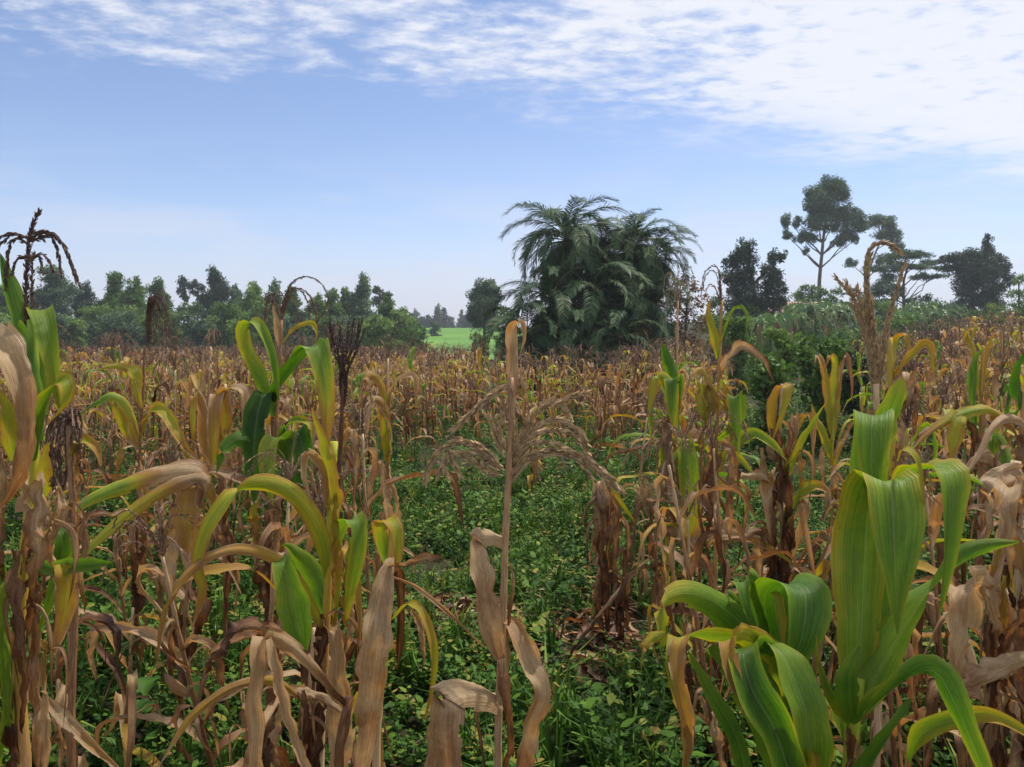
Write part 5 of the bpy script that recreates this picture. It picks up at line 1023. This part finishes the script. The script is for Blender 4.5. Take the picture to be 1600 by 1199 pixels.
def treeline():
    rng = random.Random(11)
    G = 'young trees in the line behind the maize field'
    spec = [(8, 446, 520, 56, 'oval', M_MID, 72), (84, 420, 500, 62, 'oval', M_EUC, 76), (134, 446, 510, 34, 'oval', M_DARK, 80), (180, 432, 520, 46, 'cone', M_MID, 74), (210, 440, 520, 44, 'oval', M_MID, 70), (246, 438, 520, 44, 'cone', M_MID, 76),
            (336, 421, 508, 46, 'cone', M_DARK, 82), (368, 448, 515, 30, 'cone', M_EUC, 78), (398, 446, 525, 46, 'cone', M_LIGHT, 68), (428, 443, 520, 36, 'cone', M_MID, 74), (456, 446, 520, 34, 'cone', M_MID, 76), (520, 456, 528, 40, 'cone', M_MID, 72), (540, 453, 524, 34, 'cone', M_MID, 75),
            (566, 437, 524, 48, 'cone', M_EUC, 74), (606, 466, 532, 46, 'cone', M_MID, 70), (494, 462, 528, 34, 'oval', M_MID, 70), (626, 482, 535, 34, 'oval', M_LIGHT, 74)]
    lab = {id(M_MID): 'young mid green conical tree in the tree line behind the maize', id(M_EUC): 'grey green feathery tree in the tree line behind the maize', id(M_DARK): 'dark green tree in the tree line rising behind the maize', id(M_LIGHT): 'light green bushy tree in the tree line behind the maize'}
    grp = {id(M_MID): 'mid green trees in the tree line', id(M_EUC): 'grey green trees in the tree line', id(M_DARK): 'dark trees in the tree line', id(M_LIGHT): 'light green trees in the tree line'}
    for i, (cx, top, bot, w, kind, m, d) in enumerate(spec):
        w *= 1.35
        tree('young_tree', lab[id(m)], d, cx, [(cx + rng.uniform(-2, 2), bot - 10), (cx, top + 14)], cone_blobs(cx, top, bot, w, rng, kind), .25, 215, m, 40 + i, .12, M_DBARK, grp[id(m)], limbs=False)
    for i, (cx, top, w) in enumerate(((288, 431, 26), (309, 434, 18), (593, 446, 30))):
        tree('pine_tree', 'dark bare stemmed tree with tufted crown peering over the tree line', 98, cx, [(cx, 480), (cx, top + 14)], [(cx - 4, top + 8, w * .35, 8), (cx + 5, top + 16, w * .4, 8), (cx - 5, top + 24, w * .4, 8), (cx + 3, top + 34, w * .3, 7)], .3, 150, M_DARK, 70 + i, .16, M_DBARK, 'tufted trees over the tree line')
    # shrubs below the tree line
    G = 'shrubs at the foot of the tree line'
    for i in range(26):
        cx = -20 + i * 25.5 + rng.uniform(-8, 8); top = rng.uniform(470, 496) + (10 if cx > 500 else 0); w = rng.uniform(50, 78); d = rng.uniform(58, 66); m = rng.choice([M_MID, M_MID, M_LIGHT, M_LIGHT, M_EUC])
        tree('shrub', {id(M_MID): 'mid green', id(M_LIGHT): 'light green', id(M_EUC): 'grey green'}[id(m)] + ' round shrub at the foot of the tree line behind the maize', d, cx, [(cx, 535), (cx, top + 16)], [(cx + rng.uniform(-.3, .3) * w, rng.uniform(top + 10, 540), w * .3, rng.uniform(10, 16)) for _ in range(9)] + [(cx, top + 10, w * .22, 11)], .24, 135, m, 100 + i, .05, M_DBARK, {id(M_MID): 'mid green', id(M_LIGHT): 'light green', id(M_EUC): 'grey green'}[id(m)] + ' ' + G, limbs=False, cat='shrub')
    # far trees beyond the pasture
    for i in range(15):
        cx = 618 + i * 11 + rng.uniform(-4, 4); top = rng.uniform(484, 496) - (6 if i in (6, 7) else 0); w = rng.uniform(16, 28); d = rng.uniform(205, 240)
        tree('distant_tree', 'small dark tree on the horizon beyond the green pasture', d, cx, [(cx, 508), (cx, top + 6)], cone_blobs(cx, top, 516, w, rng, rng.choice(['cone', 'round', 'oval'])), .6, 34, M_DARK if i % 3 else M_EUC, 150 + i, .2, M_DBARK, 'trees on the horizon beyond the pasture', limbs=False)
    # round tree left of the palms
    tree('round_tree', 'rounded grey green tree beside the palm clump at the pasture edge', 66, 757, [(757, 520), (757, 450)], [(757, 448, 15, 13), (744, 466, 16, 16), (772, 464, 16, 15), (757, 478, 24, 18), (742, 494, 15, 14), (775, 492, 18, 16), (757, 508, 22, 12), (750, 458, 12, 12), (766, 455, 12, 12)], .2, 330, M_EUC, 180, .16, M_DBARK, fat=1.2)
    for i, (cx, cy, rx, ry, d, m) in enumerate(((640, 522, 18, 13, 60, M_MID), (656, 514, 14, 10, 66, M_MID), (680, 506, 12, 5, 112, M_EUC), (622, 538, 20, 8, 54, M_LIGHT), (742, 524, 10, 7, 62, M_LIGHT), (756, 529, 11, 7, 58, M_MID), (792, 500, 20, 22, 50, M_MID), (786, 530, 18, 14, 46, M_MID))):
        tree('shrub', 'leafy shrub at the edge of the green pasture', d, cx, [(cx, cy + ry), (cx, cy)], [(cx - rx * .4, cy, rx * .6, ry * .8), (cx + rx * .4, cy + 2, rx * .6, ry * .8), (cx, cy - ry * .3, rx * .55, ry * .7), (cx, cy + ry * .6, rx, ry * .5)], .2, 150, m, 190 + i, .05, M_DBARK, 'shrubs at the pasture edge', limbs=False, cat='shrub')
treeline()
def right_trees():
    tree('twin_tree', 'dark blue green tree with two upright crowns by the banana plants', 52, 1180, [(1180, 490), (1176, 440), (1166, 400)],
         [(1166, 388, 14, 14), (1154, 405, 18, 16), (1172, 412, 14, 18), (1142, 412, 11, 9), (1150, 432, 20, 18), (1164, 450, 22, 20), (1146, 462, 14, 18), (1150, 480, 16, 12), (1208, 406, 10, 13), (1223, 402, 8, 9), (1200, 424, 14, 14), (1214, 432, 14, 14), (1204, 452, 20, 18), (1190, 470, 26, 16), (1212, 474, 16, 14), (1176, 488, 30, 10), (1222, 452, 8, 9)], .17, 330, M_DARK, 201, .2, M_DBARK, fat=1.3)
    tree('eucalyptus_tree', 'tall eucalyptus with bare forked trunk and billowing high crown', 82, 1278, [(1280, 445), (1284, 400), (1288, 360), (1296, 320)],
         [(1298, 288, 22, 16), (1276, 304, 22, 18), (1312, 306, 20, 18), (1266, 326, 14, 16), (1290, 330, 26, 20), (1322, 328, 16, 16), (1338, 340, 18, 18), (1276, 350, 22, 18), (1300, 356, 14, 12), (1324, 360, 20, 18), (1346, 352, 12, 14), (1228, 346, 10, 14), (1230, 368, 9, 12), (1246, 350, 10, 12), (1252, 370, 14, 14), (1268, 372, 12, 10), (1312, 376, 18, 10), (1336, 374, 10, 8), (1258, 392, 8, 7), (1300, 300, 26, 18), (1284, 318, 26, 18), (1310, 340, 22, 18)], .2, 330, M_EUC, 202, .26, M_BARK, fat=.98)
    tree('eucalyptus_tree', 'smaller eucalyptus with curved thin crown leaning behind the tall one', 98, 1352, [(1352, 450), (1366, 400), (1380, 370)],
         [(1370, 344, 16, 11), (1388, 352, 14, 12), (1398, 368, 11, 14), (1402, 386, 9, 14), (1380, 366, 14, 9), (1328, 410, 9, 8), (1358, 352, 10, 9)], .22, 300, M_EUC, 203, .22, M_BARK, fat=1.2)
    tree('flat_topped_tree', 'spreading flat topped acacia with feathery layered branches', 76, 1412, [(1412, 470), (1412, 440), (1418, 420)],
         [(1384, 404, 20, 10), (1410, 398, 22, 9), (1436, 400, 20, 8), (1372, 420, 18, 9), (1400, 418, 22, 8), (1430, 416, 22, 8), (1456, 410, 18, 6), (1470, 420, 16, 6), (1388, 436, 20, 9), (1440, 432, 18, 6), (1376, 450, 18, 10), (1460, 432, 16, 5), (1400, 452, 18, 9)], .18, 360, M_EUC, 204, .2, M_DBARK, fat=1.15)
    tree('dense_tree', 'dense dark rounded tree with a thin tuft rising from its top', 70, 1520, [(1520, 480), (1520, 430)],
         [(1542, 376, 6, 10), (1546, 392, 11, 12), (1520, 396, 14, 10), (1494, 404, 18, 10), (1480, 408, 12, 8), (1530, 410, 24, 14), (1556, 410, 14, 14), (1502, 422, 20, 14), (1540, 430, 26, 18), (1566, 424, 10, 14), (1512, 442, 22, 16), (1546, 452, 22, 16), (1530, 466, 22, 12), (1524, 424, 26, 18), (1576, 438, 9, 12), (1510, 460, 16, 12)], .19, 300, M_DARK, 205, .25, M_DBARK, fat=1.3)
    tree('small_tree', 'low spreading tree at the foot of the tall eucalyptus', 66, 1270, [(1270, 478), (1270, 462)], [(1246, 462, 18, 10), (1268, 452, 18, 9), (1290, 458, 18, 9), (1266, 466, 30, 10), (1300, 468, 16, 9), (1240, 474, 18, 9), (1256, 448, 10, 6), (1312, 456, 12, 8), (1280, 474, 26, 9)], .22, 140, M_MID, 206, .14, M_DBARK)
    tree('small_tree', 'dark low tree below the flat topped acacia', 64, 1396, [(1396, 480), (1396, 456)], [(1372, 458, 16, 12), (1396, 462, 18, 12), (1420, 468, 18, 9), (1350, 464, 16, 10), (1446, 466, 16, 9), (1380, 474, 24, 9), (1334, 456, 12, 8)], .22, 130, M_DARK, 207, .12, M_DBARK)
    tree('small_tree', 'pale twiggy tree beside the dense dark tree', 60, 1592, [(1592, 480), (1592, 440)], [(1590, 440, 14, 12), (1606, 446, 14, 14), (1586, 458, 16, 10), (1606, 464, 16, 12), (1590, 474, 18, 9)], .22, 110, M_LIGHT, 208, .1, M_DBARK)
    tree('bare_topped_shrub', 'grey brown thin leaved shrub beside the palm clump', 27, 1070, [(1070, 540), (1074, 460)], [(1064, 440, 18, 14), (1086, 448, 18, 14), (1072, 466, 24, 18), (1094, 472, 16, 16), (1056, 470, 14, 20), (1068, 496, 28, 18), (1094, 504, 18, 18), (1060, 520, 24, 20), (1086, 532, 24, 16)], .13, 300, M_DRYB, 209, .06, M_DBARK)
    rng = random.Random(4); G = 'shrubs on the rising slope'
    mats = [M_MID, M_LIGHT, M_MID, M_EUC]
    for i in range(22):
        cx = 1128 + (i % 11) * 44 + rng.uniform(-16, 16); d = rng.uniform(34, 50) if i < 11 else rng.uniform(50, 60); top = rng.uniform(474, 492) if i < 11 else rng.uniform(458, 474); w = rng.uniform(50, 80); m = mats[i % 4]
        if cx > 1440 and i < 11: top += 8
        tree('shrub', {id(M_MID): 'mid green', id(M_LIGHT): 'light green', id(M_EUC): 'grey green'}[id(m)] + ' shrub on the rising slope below the trees', d, cx, [(cx, 530), (cx, top + 16)], [(cx + rng.uniform(-.35, .35) * w, rng.uniform(top + 10, top + 50), w * .28, rng.uniform(10, 15)) for _ in range(9)], .19, 120, m, 240 + i, .05, M_DBARK, {id(M_MID): 'mid green', id(M_LIGHT): 'light green', id(M_EUC): 'grey green'}[id(m)] + ' ' + G, limbs=False, cat='shrub')
    # leafy bush in the field
    for i, (cx, cy, rx, ry, d, m, lab) in enumerate(((1196, 590, 46, 46, 10, M_MID, 'rounded leafy bush growing among the maize, wider of two'), (1286, 572, 54, 50, 11.5, M_MID, 'big leafy green bush behind the tall tan tassel'), (1222, 536, 34, 26, 16, M_LIGHT, 'bright green leafy bush below the banana plants'), (1340, 590, 40, 40, 11.5, M_DARK, 'dark leafy bush beside the tan tassel'), (1150, 520, 34, 30, 22, M_MID, 'green thicket beside the palm clump'))):
        r2 = random.Random(i); tree('bush', lab, d, cx, [(cx, cy + ry), (cx, cy)], [(cx + r2.uniform(-.6, .6) * rx, cy + r2.uniform(-.7, .8) * ry, rx * .42, ry * .36) for _ in range(14)], .085, 900, m, 280 + i, .03, M_DBARK, None, cat='bush', limbs=True, aspect=.7)
right_trees()

# ------------------------------------------------------------------ palms
def frond_mesh(rng, L=2.4, droop=1.0, dead=False, name='frond'):
    mb = MB(); n = 18; t = np.linspace(0, 1, n); a = -droop * t ** 1.5 * 1.9
    step = L / (n - 1); x = np.concatenate([[0], np.cumsum(np.cos(a[:-1]) * step)]); z = np.concatenate([[0], np.cumsum(np.sin(a[:-1]) * step)])
    pth = np.stack([x, rng.normal(0, .02) * x ** 2, z], 1); tube(mb, pth, np.linspace(.022, .004, n), 4, .95 if dead else .8, False)
    m = 78; s = np.linspace(.14, 1, m); c = np.stack([np.interp(s, t, pth[:, q]) for q in range(3)], 1); T = nrm(np.stack([np.interp(s, t, np.gradient(pth[:, q])) for q in range(3)], 1))
    for sg in (-1, 1):
        side = np.array([0, sg, 0.0]); nn = np.cross(T, side) * -sg
        l = .42 * np.sin(np.clip(s * 1.0 + .12, 0, 1) * math.pi * .92) ** .5 * rng.uniform(.85, 1.1, m) * L / 2.4 + .05
        ax = nrm(T * .65 + side * .8 + nn * rng.normal(-.1, .22, (m, 1)) + np.array([0, 0, -.25]))
        o2 = c + ax * (l * .6)[:, None]; p3 = o2 + nrm(ax + np.array([0, 0, -.7])) * (l * .45)[:, None]
        wv = nrm(np.cross(ax, nn)) * .0135
        V = np.stack([c - wv * .6, c + wv * .6, o2 + wv, o2 - wv, p3], 1).reshape(-1, 3); i = np.arange(m) * 5
        st = np.clip(rng.normal(.5, .13, m), 0, .85) if not dead else np.clip(rng.normal(.95, .04, m), 0, 1)
        mb.add(V, np.stack([i, i + 1, i + 2, i + 3], 1), np.stack([i + 3, i + 2, i + 4], 1), np.repeat(st, 5))
    V, Q, T_, S, U = mb.arrays(); return V, Q, T_, S
def palms():
    rng = np.random.default_rng(17)
    meshes = []
    for dr in (1.0, 1.15, 1.25, 1.3, 1.3, 1.15, 1.4, 1.1):
        V, Q, T, S = frond_mesh(rng, 2.4, dr); o = mk('frond', V, [Q, T], M_PALM, None, S, None, False); meshes.append(o.data); bpy.data.objects.remove(o)
    V, Q, T, S = frond_mesh(rng, 2.0, 1.2, True); o = mk('dead_frond', V, [Q, T], M_PALM, None, S, None, False); dead = o.data; bpy.data.objects.remove(o)
    def palm(label, d, foot, head, nf, sc, seed, up=0, tilt=0.0, ndead=5):
        r = np.random.default_rng(seed); x = (foot - 800) / F * d; base = np.array([x, d, gz(x, d) - .1]); hd = P(head[0], head[1], d)
        t = thing('palm_tree', label, 'palm tree', base)
        mb = MB(); pth, L = catmull([base, base * .5 + hd * .5 + np.array([.1, .1, 0]), hd], 14); rr = np.linspace(.14, .10, 15) * (1 + .12 * (np.arange(15) % 2)); tube(mb, pth, rr, 9, .5); mb.build('trunk', M_DBARK, t, True, base)
        for i in range(nf):
            f = i / (nf - 1); az = i * 2.399 + r.uniform(-.3, .3); el = 1.15 - 1.75 * f + r.normal(0, .12)      # upright young fronds to hanging old ones
            k = min(5, int(f * 5.2)) if r.random() < .7 else int(r.integers(0, 8))
            o = bpy.data.objects.new('frond', meshes[k]); COL.objects.link(o); o.parent = t; o.location = tuple(hd - base + np.array([0, 0, .12 - .25 * f])); o.rotation_euler = (r.normal(0, .25), -el, az); s = sc * r.uniform(.85, 1.1); o.scale = (s, s, s)
        for i in range(up):
            o = bpy.data.objects.new('frond', meshes[0]); COL.objects.link(o); o.parent = t; o.location = tuple(hd - base); o.rotation_euler = (0, -1.5, r.uniform(0, 6)); o.scale = (sc * .85,) * 3
        for i in range(ndead):
            o = bpy.data.objects.new('dead_frond', dead); COL.objects.link(o); o.parent = t; o.location = tuple(hd - base + np.array([0, 0, -.3])); o.rotation_euler = (r.normal(0, .3), r.uniform(.7, 1.3), r.uniform(0, 6.28)); s = sc * r.uniform(.8, 1.1); o.scale = (s, s, s)
        return t
    palm('tall palm with wide arching crown, tallest of the clump', 24, 900, (884, 374), 38, .98, 1, ndead=8)
    palm('tall palm with an upright spear leaf at its top', 24.6, 985, (988, 390), 36, .9, 2, up=2, ndead=8)
    palm('palm standing behind the two tall palms of the clump', 26, 935, (936, 396), 30, .85, 3)
    palm('leaning palm with drooping fronds on the open side of the clump', 24.4, 1010, (1022, 402), 24, .74, 4)
    palm('half height palm with hanging fronds in the middle of the clump', 23.4, 930, (925, 462), 28, .95, 5, ndead=6)
    palm('half height palm below the spear leaf palm', 23.6, 1000, (1000, 462), 26, .9, 6, ndead=7)
    palm('half height palm below the widest crown', 23.2, 868, (862, 470), 26, .9, 7)
    palm('low young palm spreading over the maize at the clump edge', 22.6, 828, (824, 520), 20, .8, 8, ndead=0)
    palm('low young palm at the centre foot of the clump', 22.4, 900, (898, 530), 20, .8, 9, ndead=1)
    palm('low young palm at the shaded foot of the clump', 22.5, 965, (968, 528), 20, .8, 10, ndead=3)
    tree('dense_shrub', 'dense dark shrub filling the heart of the palm clump', 25.2, 945, [(945, 560), (945, 470)], [(900, 480, 34, 30), (940, 470, 34, 34), (980, 480, 34, 32), (1010, 500, 30, 30), (880, 520, 34, 30), (930, 525, 40, 34), (985, 530, 38, 30), (1020, 540, 26, 26), (850, 535, 26, 24), (940, 430, 26, 24)], .14, 330, M_DARK, 299, .08, M_DBARK, None, cat='shrub')
palms()

# ------------------------------------------------------------------ banana plants, tall grass, house
def bananas():
    rng = np.random.default_rng(31)
    spots = [(1262, 474, 40, 1.0), (1290, 478, 42, 1.1), (1306, 470, 46, 1.0), (1236, 486, 38, .8), (1210, 490, 36, .8), (1440, 474, 46, 1.0), (1470, 482, 48, .9), (1418, 484, 44, .9), (1188, 496, 30, .8)]
    for i, (px, py, d, s) in enumerate(spots):
        x = (px - 800) / F * d; base = np.array([x, d, gz(x, d) - .05]); top = P(px, py + 14, d)
        t = thing('banana_plant', 'banana plant with drooping split leaves on the slope below the trees', 'banana plant', base, 'banana plants on the slope')
        mb = MB(); pth, _ = catmull([base, (base + top) / 2, top], 8); tube(mb, pth, np.linspace(.14, .07, 9), 8, .75); mb.build('stem', M_BANANA, t, True, base)
        for q in range(9):
            az = q * 2.4 + rng.uniform(-.3, .3); D = np.array([math.cos(az), math.sin(az), 0]); e = rng.uniform(.4, 1.2); L = rng.uniform(1.1, 1.6) * s; Z = np.array([0, 0, 1.0])
            dry = q > 6
            pts = [top, top + D * L * .25 + Z * L * .3 * math.sin(e), top + D * L * .55 + Z * L * .3 * math.sin(e), top + D * L * .8 + Z * L * (.05 if not dry else -.3), top + D * L * .9 - Z * L * .35] if not dry else [top, top + D * .2, top + D * .3 - Z * L * .4, top + D * .28 - Z * L * .9]
            V, Q, S, U = blade(pts, .36 * s, (-D[1], D[0], 0), None, (.3, .5, .6) if not dry else (.88, .95), n=18, na=5, crink=.9, curl=.7, edge=.1, seed=q + 50 * i, prof=(.15, .8, 1, .9, .6, .05))
            # splits between veins: drop some outer faces
            k = np.arange(len(Q)); col = k % 4; row = k // 4; Q = Q[~(((col == 0) | (col == 3)) & (rng.random(len(Q)) < .22))]
            mk('leaf', V - base, [Q], M_BANANA, t, S, U)
    # tall grass tufts
    for i, (px, py, d, hgt, lab) in enumerate(((1316, 478, 17, 1.5, 'tall fine leaved grass tuft behind the leafy bushes'), (1294, 500, 16, 1.2, 'shorter grass tuft beside the tall fine leaved one'), (1180, 488, 24, 1.6, 'tall grass clump between palm clump and bananas'), (1410, 500, 20, 1.3, 'tall grass clump at the foot of the slope'))):
        x = (px - 800) / F * d; base = np.array([x, d, gz(x, d) - .02]); t = thing('grass_tuft', lab, 'grass', base); mb = MB(); r = np.random.default_rng(60 + i)
        top = (CAMZ - (py - 520) / F * d) - base[2]
        for q in range(150):
            az = r.uniform(0, 6.28); D = np.array([math.cos(az), math.sin(az), 0]); o = D * r.uniform(0, .28); l = top * r.uniform(.6, 1.05); out = r.uniform(.05, .6); sd = np.array([-D[1], D[0], 0]) * .006
            p1 = o + D * out * l * .3 + np.array([0, 0, l * .7]); p2 = o + D * out * l * .8 + np.array([0, 0, l * r.uniform(.75, 1.0)])
            mb.add(np.array([o - sd, o + sd, p1 + sd, p1 - sd, p2]), [[0, 1, 2, 3]], [[3, 2, 4]], np.clip(r.normal(.4, .15), 0, .9))
        mb.build('blades', M_MID, t, False)
bananas()
def house():
    m1, t1 = new_mat('pink_plaster'); tc = N(t1, 'ShaderNodeTexCoord'); finish(t1, ramp(t1, noise(t1, tc.outputs['Object'], 1.5, 5), [(.3, srgb(176, 132, 124)), (.7, srgb(208, 172, 164))]), .85, .2)
    m2, t2 = new_mat('rusty_sheet'); tc = N(t2, 'ShaderNodeTexCoord'); finish(t2, ramp(t2, noise(t2, tc.outputs['Object'], 2.5, 5), [(.3, srgb(120, 70, 56)), (.7, srgb(168, 120, 104))]), .6, .4)
    d = 60; x = (1232 - 800) / F * d; z = gz(x, d); base = np.array([x, d, z - .05]); t = thing('house', 'small faded pink house half hidden behind the twin crowned tree', 'house', base)
    w, dp, h = 1.9, 1.6, 2.35
    def box(mb, a, b):
        a = np.array(a, float); b = np.array(b, float); V = np.array([[x_, y_, z_] for x_ in (a[0], b[0]) for y_ in (a[1], b[1]) for z_ in (a[2], b[2])]); mb.add(V, [[0, 1, 3, 2], [4, 6, 7, 5], [0, 4, 5, 1], [2, 3, 7, 6], [0, 2, 6, 4], [1, 5, 7, 3]])
    mb = MB(); box(mb, (-w, -dp, -.2), (w, dp, h)); mb.add([[-w, -dp, h], [-w, dp, h], [-w, 0, h + .9], [w, -dp, h], [w, dp, h], [w, 0, h + .9]], None, [[0, 2, 1], [3, 4, 5]]); mb.build('wall', m1, t, False)
    mb = MB(); e = .25
    for sg in (-1, 1):
        V = []
        for k in range(25):
            xx = -w - e + k * (2 * w + 2 * e) / 24; b = .03 * (k % 2)
            V += [[xx, sg * (dp + e), h - .14 + b + .02], [xx, 0, h + .94 + b + .02]]
        i = np.arange(24) * 2; mb.add(V, np.stack([i, i + 1, i + 3, i + 2], 1))
    mb.build('roof', m2, t, False)
    mb = MB(); box(mb, (-.4, -dp - .04, -.1), (.4, -dp + .02, 1.9)); mb.build('door', m2, t, False)
    for s_ in (-1.2, 1.2):
        mb = MB(); box(mb, (s_ - .35, -dp - .03, .9), (s_ + .35, -dp + .02, 1.6)); mb.build('window', M_DBARK, t, False)
house()
# ------------------------------------------------------------------ hazy air
def haze():
    m, t = new_mat('haze_air'); v = t.nodes.new('ShaderNodeVolumePrincipled'); v.inputs['Color'].default_value = (0.86, 0.92, 1.0, 1); v.inputs['Density'].default_value = 0.0008; v.inputs['Anisotropy'].default_value = 0.2
    o = t.nodes.new('ShaderNodeOutputMaterial'); t.links.new(v.outputs[0], o.inputs['Volume'])
    a = np.array([-400, -30, -3.0]); b = np.array([400, 420, 24.0])
    V = np.array([[x, y, z] for x in (a[0], b[0]) for y in (a[1], b[1]) for z in (a[2], b[2])])
    o = mk('haze', V, [np.array([[0, 1, 3, 2], [4, 6, 7, 5], [0, 4, 5, 1], [2, 3, 7, 6], [0, 2, 6, 4], [1, 5, 7, 3]])], m, None, None, None, False)
    tag(o, 'thin bluish haze hanging in the air over the field', 'haze', kind='stuff')
haze()
